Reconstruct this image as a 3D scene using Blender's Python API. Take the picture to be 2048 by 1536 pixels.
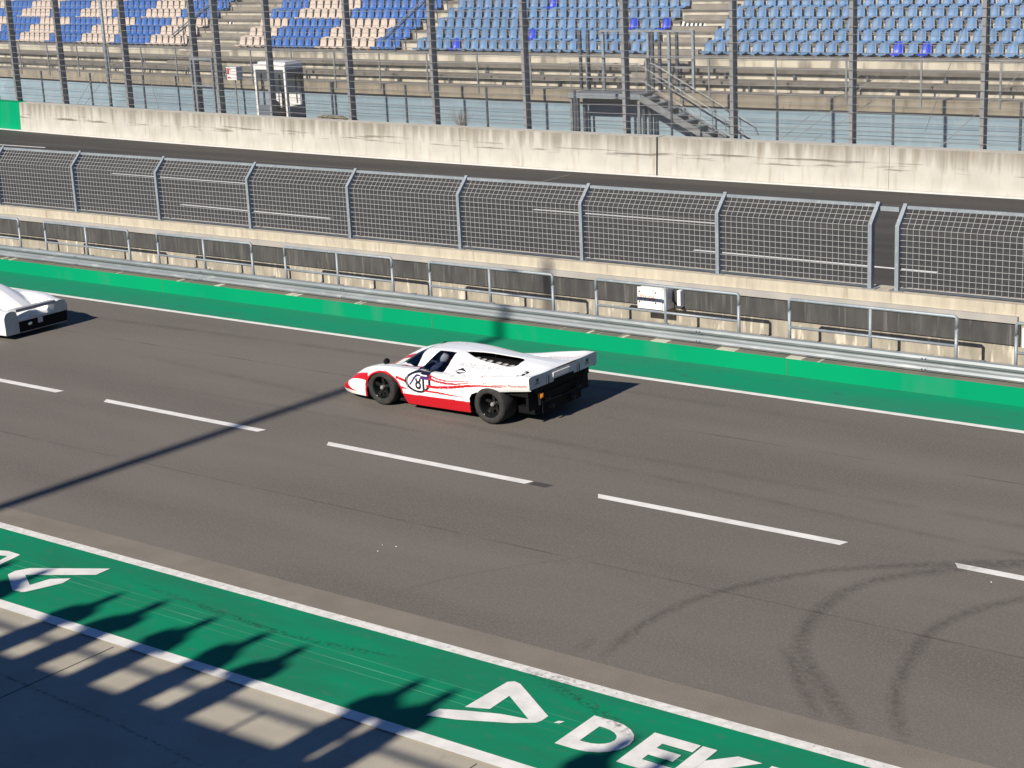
import bpy, bmesh, math, random
import numpy as np
from mathutils import Vector, Matrix

for o in list(bpy.data.objects):
    bpy.data.objects.remove(o)
C = bpy.context.scene
COL = C.collection
R = math.radians
random.seed(7)

# ------------------------------------------------------------------ camera
cd = bpy.data.cameras.new("camera"); cam = bpy.data.objects.new("camera", cd); COL.objects.link(cam)
YAW, PITCH, ROLL = R(37.36408), R(15.31149), R(-2.72246)
fw = Vector((-math.sin(YAW)*math.cos(PITCH), math.cos(YAW)*math.cos(PITCH), -math.sin(PITCH)))
rt = Vector((math.cos(YAW), math.sin(YAW), 0)); up = rt.cross(fw)
r2 = math.cos(ROLL)*rt + math.sin(ROLL)*up
u2 = -math.sin(ROLL)*rt + math.cos(ROLL)*up
cam.matrix_world = Matrix(((r2.x, u2.x, -fw.x, 0), (r2.y, u2.y, -fw.y, 0), (r2.z, u2.z, -fw.z, 7.819), (0, 0, 0, 1)))
cd.sensor_fit = 'HORIZONTAL'; cd.sensor_width = 36; cd.lens = 3385.77/2048*36
cd.clip_start = 0.1; cd.clip_end = 2000
C.camera = cam

# ------------------------------------------------------------------ sky, sun, exposure
TAN_EL, SX = 0.68, 0.033
EL = math.atan(TAN_EL/math.hypot(1, SX))
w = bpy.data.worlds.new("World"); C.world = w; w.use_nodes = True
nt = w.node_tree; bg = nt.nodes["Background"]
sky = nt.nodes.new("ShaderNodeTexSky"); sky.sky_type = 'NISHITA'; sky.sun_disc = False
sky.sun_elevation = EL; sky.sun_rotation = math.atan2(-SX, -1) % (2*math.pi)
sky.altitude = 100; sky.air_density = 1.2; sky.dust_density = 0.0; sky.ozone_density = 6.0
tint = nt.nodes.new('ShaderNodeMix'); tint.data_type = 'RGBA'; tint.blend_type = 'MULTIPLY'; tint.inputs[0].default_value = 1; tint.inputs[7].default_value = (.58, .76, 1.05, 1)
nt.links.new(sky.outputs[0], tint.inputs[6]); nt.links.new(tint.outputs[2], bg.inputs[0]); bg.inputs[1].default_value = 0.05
sd = bpy.data.lights.new("sun", 'SUN'); sd.energy = 5.0; sd.angle = R(0.53); sd.color = (1.0, 0.925, 0.80)
sun = bpy.data.objects.new("sun", sd); COL.objects.link(sun)
sun.rotation_euler = Vector((SX, 1, -TAN_EL)).to_track_quat('-Z', 'Y').to_euler()
C.view_settings.view_transform = 'Standard'; C.view_settings.look = 'None'
C.view_settings.gamma = 1; C.view_settings.use_curve_mapping = False
C.view_settings.exposure = 0.48
C.cycles.max_bounces = 8; C.cycles.transparent_max_bounces = 24

# ------------------------------------------------------------------ materials
def mat(name, c, rough=0.6, metal=0.0, c2=None, scale=3.0, mapping=(1, 1, 1), amount=1.0, bump=0.0, bscale=60.0,
        c3=None, scale3=20.0, map3=(1, 1, 1), lo3=0.55, hi3=0.7, spec=0.5, detail=4.0, rand=0.0, coat=0.0, lo=0.35, hi=0.65):
    m = bpy.data.materials.new(name); m.use_nodes = True
    t = m.node_tree; N = t.nodes; L = t.links; b = N["Principled BSDF"]
    b.inputs["Roughness"].default_value = rough; b.inputs["Metallic"].default_value = metal
    b.inputs["Specular IOR Level"].default_value = spec
    if coat: b.inputs["Coat Weight"].default_value = coat; b.inputs["Coat Roughness"].default_value = 0.05
    col = None
    def noise(sc, mp, det=detail):
        tc = N.new("ShaderNodeNewGeometry"); mn = N.new("ShaderNodeMapping"); mn.inputs["Scale"].default_value = mp
        L.new(tc.outputs["Position"], mn.inputs[0])
        n = N.new("ShaderNodeTexNoise"); n.inputs["Scale"].default_value = sc; n.inputs["Detail"].default_value = det
        L.new(mn.outputs[0], n.inputs["Vector"]); return n.outputs["Fac"]
    def ramp(s, lo, hi):
        r = N.new("ShaderNodeMapRange"); r.inputs[1].default_value = lo; r.inputs[2].default_value = hi
        L.new(s, r.inputs[0]); return r.outputs[0]
    def mix(f, a, b2):
        x = N.new("ShaderNodeMix"); x.data_type = 'RGBA'
        L.new(f, x.inputs[0])
        for k, v in ((6, a), (7, b2)):
            if isinstance(v, tuple): x.inputs[k].default_value = (*v, 1)
            else: L.new(v, x.inputs[k])
        return x.outputs[2]
    cur = c
    if c2: cur = mix(ramp(noise(scale, mapping), lo, hi), cur, c2)
    if c3: cur = mix(ramp(noise(scale3, map3, 6), lo3, hi3), cur, c3)
    if rand:
        oi = N.new("ShaderNodeObjectInfo"); mr = N.new("ShaderNodeMapRange")
        mr.inputs[3].default_value = 1-rand; mr.inputs[4].default_value = 1+rand
        L.new(oi.outputs["Random"], mr.inputs[0])
        h = N.new("ShaderNodeHueSaturation"); L.new(mr.outputs[0], h.inputs["Value"])
        if isinstance(cur, tuple): h.inputs["Color"].default_value = (*cur, 1)
        else: L.new(cur, h.inputs["Color"])
        cur = h.outputs[0]
    if isinstance(cur, tuple): b.inputs["Base Color"].default_value = (*cur, 1)
    else: L.new(cur, b.inputs["Base Color"])
    if bump:
        bp = N.new("ShaderNodeBump"); bp.inputs["Strength"].default_value = bump; bp.inputs["Distance"].default_value = 0.02
        L.new(noise(bscale, (1, 1, 1)), bp.inputs["Height"]); L.new(bp.outputs[0], b.inputs["Normal"])
    return m

def glass_mat(name, tint, fac):
    m = bpy.data.materials.new(name); m.use_nodes = True; t = m.node_tree; N = t.nodes; L = t.links
    N.remove(N["Principled BSDF"]); out = N["Material Output"]
    tr = N.new("ShaderNodeBsdfTransparent"); tr.inputs[0].default_value = (*tint, 1)
    gl = N.new("ShaderNodeBsdfGlossy"); gl.inputs[1].default_value = 0.03
    fr = N.new("ShaderNodeFresnel"); fr.inputs[0].default_value = 1.5
    mx = N.new("ShaderNodeMixShader"); L.new(fr.outputs[0], mx.inputs[0]); L.new(tr.outputs[0], mx.inputs[1]); L.new(gl.outputs[0], mx.inputs[2])
    L.new(mx.outputs[0], out.inputs[0]); return m

def worn_mat(name, c, lo, hi, scale, mapping, rough=0.85, maxa=1.0, zfade=None, attr=None):
    """paint or rubber film with holes: mixes to transparent where the noise is low"""
    m = bpy.data.materials.new(name); m.use_nodes = True; t = m.node_tree; N = t.nodes; L = t.links
    b = N["Principled BSDF"]; b.inputs["Base Color"].default_value = (*c, 1); b.inputs["Roughness"].default_value = rough
    tc = N.new("ShaderNodeNewGeometry"); mn = N.new("ShaderNodeMapping"); mn.inputs["Scale"].default_value = mapping
    L.new(tc.outputs["Position"], mn.inputs[0])
    n = N.new("ShaderNodeTexNoise"); n.inputs["Scale"].default_value = scale; n.inputs["Detail"].default_value = 6
    L.new(mn.outputs[0], n.inputs["Vector"])
    r = N.new("ShaderNodeMapRange"); r.inputs[1].default_value = lo; r.inputs[2].default_value = hi; r.inputs[4].default_value = maxa
    L.new(n.outputs["Fac"], r.inputs[0]); a = r.outputs[0]
    if zfade:
        sp = N.new("ShaderNodeSeparateXYZ"); L.new(tc.outputs["Position"], sp.inputs[0])
        f = N.new("ShaderNodeMapRange"); f.inputs[1].default_value = zfade[0]; f.inputs[2].default_value = zfade[1]; L.new(sp.outputs[2], f.inputs[0])
        sm = N.new("ShaderNodeMath"); sm.operation = 'MULTIPLY_ADD'; sm.inputs[1].default_value = .55; L.new(f.outputs[0], sm.inputs[0]); L.new(n.outputs["Fac"], sm.inputs[2])
        g = N.new("ShaderNodeMapRange"); g.inputs[1].default_value = .72; g.inputs[2].default_value = 1.12; g.inputs[4].default_value = maxa; L.new(sm.outputs[0], g.inputs[0]); a = g.outputs[0]
    if attr:
        at = N.new("ShaderNodeAttribute"); at.attribute_name = attr
        mu = N.new("ShaderNodeMath"); mu.operation = 'MULTIPLY'; L.new(a, mu.inputs[0]); L.new(at.outputs["Fac"], mu.inputs[1]); a = mu.outputs[0]
    L.new(a, b.inputs["Alpha"]); return m

M = {}
M['asphalt'] = mat('asphalt', (.150, .134, .119), .88, c2=(.120, .106, .094), scale=.45, mapping=(.25, 1.3, 1), c3=(.188, .169, .151), scale3=32, lo3=.46, hi3=.82, bump=.35, bscale=90, spec=.25)
M['asphalt_light'] = mat('asphalt_light', (.198, .174, .145), .9, c2=(.170, .150, .126), scale=2, c3=(.27, .235, .2), scale3=80, lo3=.52, hi3=.75, bump=.35, bscale=90, spec=.25)
M['track'] = mat('track', (.066, .061, .056), .8, c2=(.042, .039, .037), scale=1.2, mapping=(.08, 1.4, 1), c3=(.10, .09, .082), scale3=60, lo3=.5, hi3=.75, bump=.3, bscale=90, spec=.3)
M['ground'] = mat('ground', (.20, .18, .15), .95, c2=(.15, .14, .11), scale=.6)
M['apron'] = mat('apron', (.385, .35, .285), .9, c2=(.32, .29, .235), scale=1.1, c3=(.30, .26, .21), scale3=6, map3=(1, 1, 1), lo3=.60, hi3=.78, bump=.1)
M['white_line'] = mat('white_line', (.72, .70, .67), .7, c2=(.56, .54, .51), scale=9, c3=(.36, .33, .30), scale3=26, lo3=.60, hi3=.72)
M['white_line2'] = mat('white_line2', (.74, .72, .69), .7, c2=(.63, .61, .585), scale=5, c3=(.5, .47, .44), scale3=30, lo3=.66, hi3=.8)
M['green_ground'] = mat('green_ground', (.004, .205, .100), .75, c2=(.012, .165, .088), scale=1.5, mapping=(.4, 1.5, 1), c3=(.035, .16, .10), scale3=9, map3=(.5, 1, 1), lo3=.58, hi3=.76, spec=.1)
M['green_strip'] = mat('green_strip', (.004, .235, .12), .85, c2=(.020, .20, .115), scale=.5, mapping=(.4, 1.6, 1), c3=(.025, .145, .095), scale3=5, map3=(.5, 1, 1), lo3=.58, hi3=.8, spec=.1)
M['green_wall'] = mat('green_wall', (.0, .268, .112), .85, c2=(.0, .23, .108), scale=.30, mapping=(1, .2, .3), c3=(.030, .215, .125), scale3=1.1, map3=(1, .3, .35), lo3=.57, hi3=.72, spec=.08)
M['concrete'] = mat('concrete', (.435, .418, .378), .9, c2=(.375, .36, .322), scale=1.6, mapping=(1, 1, .8), c3=(.30, .265, .21), scale3=4.5, map3=(1.5, 1.5, .18), lo3=.54, hi3=.80)
M['concrete_dirty'] = mat('concrete_dirty', (.33, .30, .245), .95, c2=(.235, .215, .175), scale=5, mapping=(1.2, 1, .35), c3=(.50, .465, .39), scale3=5.0, map3=(1.6, 1, .3), lo3=.57, hi3=.66)
M['ledge'] = mat('ledge', (.46, .415, .33), .9, c2=(.375, .335, .265), scale=4, mapping=(1.5, 1, .3), c3=(.27, .225, .165), scale3=6, map3=(1.8, 1, .2), lo3=.57, hi3=.75)
M['dark_panel'] = mat('dark_panel', (.066, .065, .064), .9, c2=(.040, .040, .041), scale=5, mapping=(1, 1, .3), c3=(.14, .135, .125), scale3=14, map3=(1.2, 1, .07), lo3=.56, hi3=.80)
M['galv'] = mat('galv', (.27, .30, .33), .5, .2, c2=(.22, .25, .275), scale=3, c3=(.34, .37, .39), scale3=14, lo3=.55, hi3=.75)
M['galv_mesh'] = mat('galv_mesh', (.37, .375, .37), .55, .1, c2=(.31, .32, .325), scale=6)
M['guard'] = mat('guard', (.255, .28, .295), .45, .25, c2=(.20, .225, .24), scale=1.5, mapping=(.4, 1, 3), c3=(.34, .36, .365), scale3=8, map3=(.25, 1, 1), lo3=.55, hi3=.72)
M['steel_dark'] = mat('steel_dark', (.10, .115, .14), .5, .4, c2=(.07, .08, .10), scale=4)
M['steel'] = mat('steel', (.30, .31, .32), .5, .35, c2=(.22, .225, .23), scale=5)
M['fence_post'] = mat('fence_post', (.24, .245, .255), .6, .0, c2=(.19, .195, .205), scale=3, mapping=(1, 1, .5))
M['cable'] = mat('cable', (.24, .24, .24), .6, .1)
M['wire'] = mat('wire', (.30, .30, .29), .5, .4)
M['stand_riser'] = mat('stand_riser', (.50, .46, .38), .9, c2=(.38, .345, .28), scale=1.6, mapping=(1, 1, .4), c3=(.19, .175, .145), scale3=1.5, map3=(1.2, .2, .3), lo3=.50, hi3=.62)
M['stand_tread'] = mat('stand_tread', (.24, .215, .18), .95, c2=(.17, .155, .13), scale=2.5, c3=(.34, .31, .26), scale3=5, lo3=.56, hi3=.75)
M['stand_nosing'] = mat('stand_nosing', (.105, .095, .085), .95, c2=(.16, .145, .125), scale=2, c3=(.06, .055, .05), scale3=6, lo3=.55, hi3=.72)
M['stand_slab'] = mat('stand_slab', (.31, .27, .205), .95, c2=(.23, .20, .15), scale=2, mapping=(1, 1, .5), c3=(.16, .13, .10), scale3=4, map3=(1.5, .3, .3), lo3=.56, hi3=.72)
M['blue_wall'] = mat('blue_wall', (.235, .32, .375), .8, c2=(.21, .29, .345), scale=1.5, c3=(.285, .36, .405), scale3=4, map3=(1, 1, .3), lo3=.55, hi3=.8)
M['seat_blue'] = mat('seat_blue', (.072, .155, .300), .5, c2=(.098, .185, .33), scale=3, rand=.10, spec=.4)
M['seat_royal'] = mat('seat_royal', (.024, .098, .34), .45, c2=(.036, .12, .365), scale=3, rand=.10, spec=.4)
M['seat_cream'] = mat('seat_cream', (.50, .415, .36), .55, c2=(.45, .375, .325), scale=3, rand=.08, spec=.35)
M['seat_deep'] = mat('seat_deep', (.006, .035, .42), .4, rand=.05)
M['black'] = mat('black', (.005, .005, .006), .7, spec=.15)
M['dark'] = mat('dark', (.014, .014, .016), .7, c2=(.008, .008, .009), scale=8, spec=.2)
M['rubber'] = mat('rubber', (.026, .026, .027), .8, c2=(.040, .039, .038), scale=14, spec=.2)
M['rim'] = mat('rim', (.009, .010, .011), .35, .1)
M['silver'] = mat('silver', (.75, .74, .70), .25, .8)
M['red'] = mat('red', (.55, .010, .018), .3, coat=.5)
M['white'] = mat('white', (.80, .79, .77), .4, c2=(.74, .73, .71), scale=5)
M['car_white'] = mat('car_white', (.82, .82, .82), .28, coat=.6, c2=(.78, .78, .78), scale=3)
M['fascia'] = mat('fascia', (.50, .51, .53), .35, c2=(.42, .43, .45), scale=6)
M['orange'] = mat('orange', (.65, .22, .02), .3)
M['ink'] = mat('ink', (.02, .02, .03), .4)
M['ink_grey'] = mat('ink_grey', (.33, .33, .36), .4)
M['ink_purple'] = mat('ink_purple', (.035, .02, .10), .4)
M['ink_red'] = mat('ink_red', (.50, .05, .04), .4)
M['ink_orange'] = mat('ink_orange', (.62, .17, .06), .5)
M['glass'] = glass_mat('glass', (.52, .56, .64), .5)
M['interior'] = mat('interior', (.045, .047, .055), .7)
M['skin'] = mat('skin', (.45, .26, .18), .6)
M['cloth'] = mat('cloth', (.06, .08, .14), .9, c2=(.08, .09, .15), scale=9)
M['twig'] = mat('twig', (.20, .15, .09), .9)
M['rubble'] = mat('rubble', (.24, .21, .15), .95, c2=(.12, .11, .08), scale=9)
M['asphalt_patch'] = mat('asphalt_patch', (.045, .042, .042), .8, c2=(.06, .055, .052), scale=20)
M['skid'] = worn_mat('skid', (.045, .042, .040), .28, .80, 12, (1, 1, 1), maxa=.40, attr='wear')
M['skid_faint'] = worn_mat('skid_faint', (.04, .037, .036), .30, .90, 1.5, (1, 1, 1), maxa=.24, attr='wear')
M['scuff'] = worn_mat('scuff', (.02, .025, .03), .44, .70, 18, (1, 1, 1), maxa=.6, attr='wear')
M['joint'] = mat('joint', (.10, .085, .07), .95)
M['worn_white'] = mat('worn_white', (.74, .72, .69), .75, c2=(.60, .585, .56), scale=4, c3=(.45, .43, .42), scale3=16, map3=(1, 3, 1), lo3=.62, hi3=.74)

# ------------------------------------------------------------------ mesh builder
class MB:
    def __init__(s): s.v = []; s.f = []; s.m = []; s.mi = 0
    def quad(s, a, b, c, d):
        n = len(s.v); s.v += [a, b, c, d]; s.f.append((n, n+1, n+2, n+3)); s.m.append(s.mi)
    def poly(s, pts):
        n = len(s.v); s.v += list(pts); s.f.append(tuple(range(n, n+len(pts)))); s.m.append(s.mi)
    def hexa(s, p):
        n = len(s.v); s.v += [tuple(q) for q in p]
        for f in ((0, 3, 2, 1), (4, 5, 6, 7), (0, 1, 5, 4), (1, 2, 6, 5), (2, 3, 7, 6), (3, 0, 4, 7)):
            s.f.append(tuple(n+i for i in f)); s.m.append(s.mi)
    def box(s, x0, x1, y0, y1, z0, z1):
        s.hexa([(x0, y0, z0), (x1, y0, z0), (x1, y1, z0), (x0, y1, z0), (x0, y0, z1), (x1, y0, z1), (x1, y1, z1), (x0, y1, z1)])
    def bar(s, a, b, wa, wb, upv=(0, 0, 1)):
        a = Vector(a); b = Vector(b); d = (b-a).normalized(); u = Vector(upv)
        if abs(d.dot(u)) > .98: u = Vector((0, 1, 0))
        x = d.cross(u).normalized()*wa/2; y = x.normalized().cross(d).normalized()*wb/2
        s.hexa([a-x-y, a+x-y, a+x+y, a-x+y, b-x-y, b+x-y, b+x+y, b-x+y])
    def tube(s, pts, r, n=8, caps=True):
        pts = [Vector(p) for p in pts]; base = len(s.v); pu = None
        rr = r if isinstance(r, (list, tuple)) else [r]*len(pts)
        for i, p in enumerate(pts):
            d = (pts[min(i+1, len(pts)-1)]-pts[max(i-1, 0)]).normalized()
            if pu is None: pu = Vector((0, 0, 1)) if abs(d.z) < .9 else Vector((0, 1, 0))
            x = d.cross(pu).normalized(); y = x.cross(d).normalized(); pu = y
            for k in range(n):
                a = 2*math.pi*k/n; s.v.append(tuple(p+(x*math.cos(a)+y*math.sin(a))*rr[i]))
        for i in range(len(pts)-1):
            for k in range(n):
                q = base+i*n; s.f.append((q+k, q+(k+1) % n, q+n+(k+1) % n, q+n+k)); s.m.append(s.mi)
        if caps:
            s.f.append(tuple(base+k for k in range(n))[::-1]); s.m.append(s.mi)
            s.f.append(tuple(base+(len(pts)-1)*n+k for k in range(n))); s.m.append(s.mi)
    def lathe(s, prof, c, axis='y', n=40):
        base = len(s.v)
        for (r, h) in prof:
            for k in range(n):
                a = 2*math.pi*k/n
                if axis == 'y': s.v.append((c[0]+r*math.cos(a), c[1]+h, c[2]+r*math.sin(a)))
                else: s.v.append((c[0]+r*math.cos(a), c[1]+r*math.sin(a), c[2]+h))
        for i in range(len(prof)-1):
            for k in range(n):
                q = base+i*n; s.f.append((q+k, q+(k+1) % n, q+n+(k+1) % n, q+n+k)); s.m.append(s.mi)
    def ball(s, c, r, n=16, m=10, sc=(1, 1, 1)):
        base = len(s.v)
        for i in range(m+1):
            t = math.pi*i/m
            for k in range(n):
                a = 2*math.pi*k/n
                s.v.append((c[0]+r*sc[0]*math.sin(t)*math.cos(a), c[1]+r*sc[1]*math.sin(t)*math.sin(a), c[2]+r*sc[2]*math.cos(t)))
        for i in range(m):
            for k in range(n):
                q = base+i*n; s.f.append((q+k, q+n+k, q+n+(k+1) % n, q+(k+1) % n)); s.m.append(s.mi)
    def extrude(s, poly, z0, z1, fn):
        """closed 2-D polygon, fn(a,b,h) -> 3-D"""
        n = len(poly); b = len(s.v)
        s.v += [fn(a, c, z0) for a, c in poly]+[fn(a, c, z1) for a, c in poly]
        s.f.append(tuple(range(b, b+n))[::-1]); s.m.append(s.mi); s.f.append(tuple(range(b+n, b+2*n))); s.m.append(s.mi)
        for i in range(n):
            j = (i+1) % n; s.f.append((b+i, b+j, b+n+j, b+n+i)); s.m.append(s.mi)
    def build(s, name, mats, parent=None, smooth=False, loc=None, fix=True):
        me = bpy.data.meshes.new(name); me.from_pydata([tuple(q) for q in s.v], [], s.f)
        mats = mats if isinstance(mats, list) else [mats]
        for q in mats: me.materials.append(q)
        if len(mats) > 1: me.polygons.foreach_set('material_index', s.m)
        if fix:
            bm = bmesh.new(); bm.from_mesh(me); bmesh.ops.recalc_face_normals(bm, faces=bm.faces); bm.to_mesh(me); bm.free()
        if smooth: me.polygons.foreach_set('use_smooth', [True]*len(me.polygons))
        me.update()
        o = bpy.data.objects.new(name, me); COL.objects.link(o)
        if parent: o.parent = parent
        if loc: o.location = loc
        return o

def empty(name, loc=(0, 0, 0)):
    o = bpy.data.objects.new(name, None); COL.objects.link(o); o.location = loc; o.empty_display_size = .2
    return o
def tag(o, label, cat, group=None, kind=None):
    o['label'] = label; o['category'] = cat
    if group: o['group'] = group
    if kind: o['kind'] = kind
    return o
def thing(name, label, cat, group=None):
    return tag(empty(name), label, cat, group)
def struct(name, mb, m, label, cat, **k):
    return tag(mb.build(name, m, **k), label, cat, None, 'structure')
ORD = ['first', 'second', 'third', 'fourth', 'fifth', 'sixth', 'seventh', 'eighth', 'ninth', 'tenth', 'eleventh', 'twelfth']
def sheet(x0, x1, y0, y1, z):
    m = MB(); m.quad((x0, y0, z), (x1, y0, z), (x1, y1, z), (x0, y1, z)); return m
def yo(x): return .0012*max(0.0, -20-x)**2

# ------------------------------------------------------------------ ground and paint
struct('ground', sheet(-400, 200, -200, 400, -.02), M['ground'], 'bare grey ground reaching past the grandstand', 'ground')
m = MB(); m.quad((-140, -6, -.008), (40, -6, -.008), (40, 11.56, -.008), (-140, 11.56, -.008))
struct('garage_apron', m, M['apron'], 'pale concrete apron in front of the garages', 'pavement')
struct('pit_lane', sheet(-140, 40, 11.55, 25.36, -.004), M['asphalt'], 'grey brown asphalt pit lane the race car drives along', 'road')
m = MB(); m.quad((-140, 27.3, -.004), (40, 27.3, -.004), (40, 44.5, -.004), (-140, 60, -.004))
struct('race_track', m, M['track'], 'dark asphalt main straight between pit wall and far barrier', 'road')
m = MB(); xs = [i*2.0-140 for i in range(91)]
for a, b in zip(xs[:-1], xs[1:]):
    for y0, y1 in ((44.25, 44.50),):
        m.quad((a, 43.98+yo(a), .001), (b, 43.98+yo(b), .001), (b, 44.28+yo(b), .001), (a, 44.28+yo(a), .001))
struct('track_edge_line', m, M['white_line2'], 'white edge line along the foot of the far concrete barrier', 'road marking')
m = MB()
for a, b in zip(xs[:-1], xs[1:]):
    m.quad((a, 41.9+yo(a)*.9, .001), (b, 41.9+yo(b)*.9, .001), (b, 41.94+yo(b)*.9, .001), (a, 41.94+yo(a)*.9, .001))
struct('track_inner_line', m, M['asphalt_light'], 'faint thin line along the main straight', 'road marking')
struct('light_strip', sheet(-140, 40, 13.2, 13.94, .0), M['asphalt_light'], 'lighter strip of asphalt beside the near white line', 'road')
struct('green_strip', sheet(-140, 40, 11.64, 13.33, .004), M['green_ground'], 'worn green painted strip beside the concrete apron', 'pavement')
struct('inner_line', sheet(-140, 40, 13.315, 13.465, .008), M['white_line'], 'broad scuffed white line between green strip and pit lane', 'road marking')
struct('apron_line', sheet(-140, 40, 11.485, 11.655, .008), M['white_line2'], 'white line between green strip and concrete apron', 'road marking')
struct('far_green_strip', sheet(-140, 40, 24.10, 25.36, .0), M['green_strip'], 'green painted strip at the foot of the low green wall', 'pavement')
struct('far_line', sheet(-140, 40, 24.0, 24.13, .004), M['white_line2'], 'thin white line at the far side of the pit lane', 'road marking')
rf = random.Random(21)
for k, (fx, fy) in enumerate([(-14.1, 15.5), (-13.9, 15.55), (-14.0, 15.3), (-6.9, 18.2)]):
    m = MB(); q = .006+.006*rf.random(); m.hexa([(fx-q, fy-q*.5, .0), (fx+q, fy-q*.4, .0), (fx+q*.8, fy+q*.5, .0), (fx-q, fy+q*.4, .0), (fx-q*.9, fy-q*.4, .006), (fx+q*.9, fy-q*.3, .008), (fx+q*.7, fy+q*.4, .006), (fx-q*.8, fy+q*.3, .005)])
    tag(m.build('paint_chip', M['white_line2']), 'tiny pale chip lying on the pit lane asphalt', 'chip', 'tiny chips on the pit lane')
# cable groove in the green strip
m = MB()
for y, wd in ((12.50, .018), (12.66, .012), (12.36, .010)): m.quad((-140, y, .0052), (40, y, .0052), (40, y+wd, .0052), (-140, y+wd, .0052))
struct('strip_seams', m, mat('seam', (.05, .30, .17), .8, c2=(.02, .14, .085), scale=1.5, mapping=(.6, 1, 1)), 'thin seams running along the green strip', 'road marking')
# apron joints
m = MB()
for k in range(-8, 5):
    x = -14.67+5.28*k
    m.quad((x-.3, -6, -.004), (x-.285, -6, -.004), (x+.015, 11.44, -.004), (x, 11.44, -.004))
struct('apron_joints', m, M['joint'], 'dark joints between the slabs of the concrete apron', 'pavement')
m = MB()
for y in (16.35, 21.75): m.quad((-140, y, -.002), (40, y, -.002), (40, y+.035, -.002), (-140, y+.035, -.002))
struct('paving_seam', m, worn_mat('seam_tar', (.05, .046, .042), .35, .75, 2.5, (.5, 1, 1), maxa=.38), 'faint lengthwise paving seams of the pit lane', 'road marking')
# dashed lane line
k = 0
for i, (x0, x1) in enumerate([(-49.2, -45.35), (-44.0, -40.15), (-38.8, -34.95), (-33.6, -29.75), (-28.3, -24.36), (-23.14, -19.27), (-17.83, -13.88), (-12.70, -8.93), (-7.45, -3.6), (-2.2, 1.6)]):
    m = MB(); y = 18.43
    m.quad((x0+.04, y, .0), (x1-.05, y, .0), (x1, y+.15, .0), (x0-.06, y+.15, .0))
    lab = 'white lane dash on the pit lane, %s from the left end of the line' % ORD[i]
    struct('lane_dash', m, M['white_line2'], lab, 'road marking')['group'] = 'dashes of the pit lane line'
m = MB(); m.quad((-13.86, 18.44, .0), (-13.58, 18.44, .0), (-13.52, 18.58, .0), (-13.86, 18.58, .0))
struct('black_patch', m, M['asphalt_patch'], 'black painted out end of a lane dash', 'road marking')
for i in range(6):
    x0 = -38.6+(i-2)*17.95
    m = MB(); y = 34.30-.03*(x0+20)/10
    m.quad((x0, y+.10, .0), (x0+6.2, y-.0, .0), (x0+6.2, y+.13, .0), (x0, y+.23, .0))
    struct('track_dash', m, M['white_line2'], 'long thin white dash on the main straight seen through the pit fence, %s from left' % ORD[i], 'road marking')['group'] = 'dashes on the main straight'
for i, (x0, x1, y) in enumerate([(-64.0, -55.1, 42.45), (-46.3, -39.7, 38.35), (-27.8, -21.95, 37.72)]):
    m = MB(); m.quad((x0, y, .0), (x1, y, .0), (x1, y+.13, .0), (x0, y+.13, .0))
    struct('grid_line', m, M['white_line2'], 'white line on the main straight, %s from left of the far row' % ORD[i], 'road marking')
m = MB(); m.quad((-30.64, 41.0, .0), (-30.57, 41.0, .0), (-30.57, 43.6, .0), (-30.64, 43.6, .0))
struct('start_line', m, M['asphalt_light'], 'thin pale line crossing the main straight', 'road marking')

# painted letters and emblem on the green strip
def flat(polys, z=.0085):
    m = MB()
    for i, p in enumerate(polys): m.poly([(x, y, z+.0003*(i % 9)) for x, y in p])
    return m
lt = []
def LET(pls, x, w=.66, y0=12.16, h=.70):
    for p in pls: lt.append([(x+a*w, y0+b*h) for a, b in p])
def arc(cx, cy, rx, ry, a0, a1, n=10): return [(cx+rx*math.cos(R(a0+(a1-a0)*i/n)), cy+ry*math.sin(R(a0+(a1-a0)*i/n))) for i in range(n+1)]
oa, ia = arc(.36, .5, .62, .5, -90, 90), arc(.36, .5, .36, .25, -90, 90)
LET([[(0, 0), (.27, 0), (.27, 1), (0, 1)], [(.27, 0), (.36, 0), (.36, .25), (.27, .25)], [(.27, .75), (.36, .75), (.36, 1), (.27, 1)]]+[[oa[i], oa[i+1], ia[i+1], ia[i]] for i in range(10)], -8.97)
E_ = [[(0, 0), (.3, 0), (.3, 1), (0, 1)], [(.3, 0), (.85, 0), (.85, .24), (.3, .24)], [(.3, .40), (.75, .40), (.75, .62), (.3, .62)], [(.3, .77), (.85, .77), (.85, 1), (.3, 1)]]
LET(E_, -8.25, .62)
K_ = [[(0, 0), (.26, 0), (.26, 1), (0, 1)], [(.26, .36), (.70, 1), (1.0, 1), (.26, .10)], [(.42, .58), (1.05, 0), (.74, 0), (.30, .40)]]
LET([K_[0]], -7.70, .62); lt.append([(-7.54, 12.36), (-7.54, 12.62), (-7.31, 12.86), (-7.05, 12.86), (-7.33, 12.55)]); lt.append([(-7.54, 12.36), (-7.33, 12.55), (-7.03, 12.16), (-7.27, 12.16)])
oa, ia = arc(.45, .70, .42, .30, -90, 90), arc(.45, .70, .2, .13, -90, 90)
LET([[(0, 0), (.27, 0), (.27, 1), (0, 1)], [(.27, .40), (.45, .40), (.45, .57), (.27, .57)], [(.27, .83), (.45, .83), (.45, 1), (.27, 1)], [(.34, .4), (.62, .4), (.95, 0), (.62, 0)]]+[[oa[i], oa[i+1], ia[i+1], ia[i]] for i in range(10)], -6.95, .62)
LET([[(0, 0), (.28, 0), (.60, 1), (.36, 1)], [(.36, 1), (.66, 1), (1.0, 0), (.72, 0)], [(.24, .22), (.76, .22), (.70, .42), (.30, .42)]], -6.28, .7)
tag(flat(lt).build('painted_letters', M['worn_white']), 'large white block letters painted on the green strip, foreground', 'lettering', None, 'structure')
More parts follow.
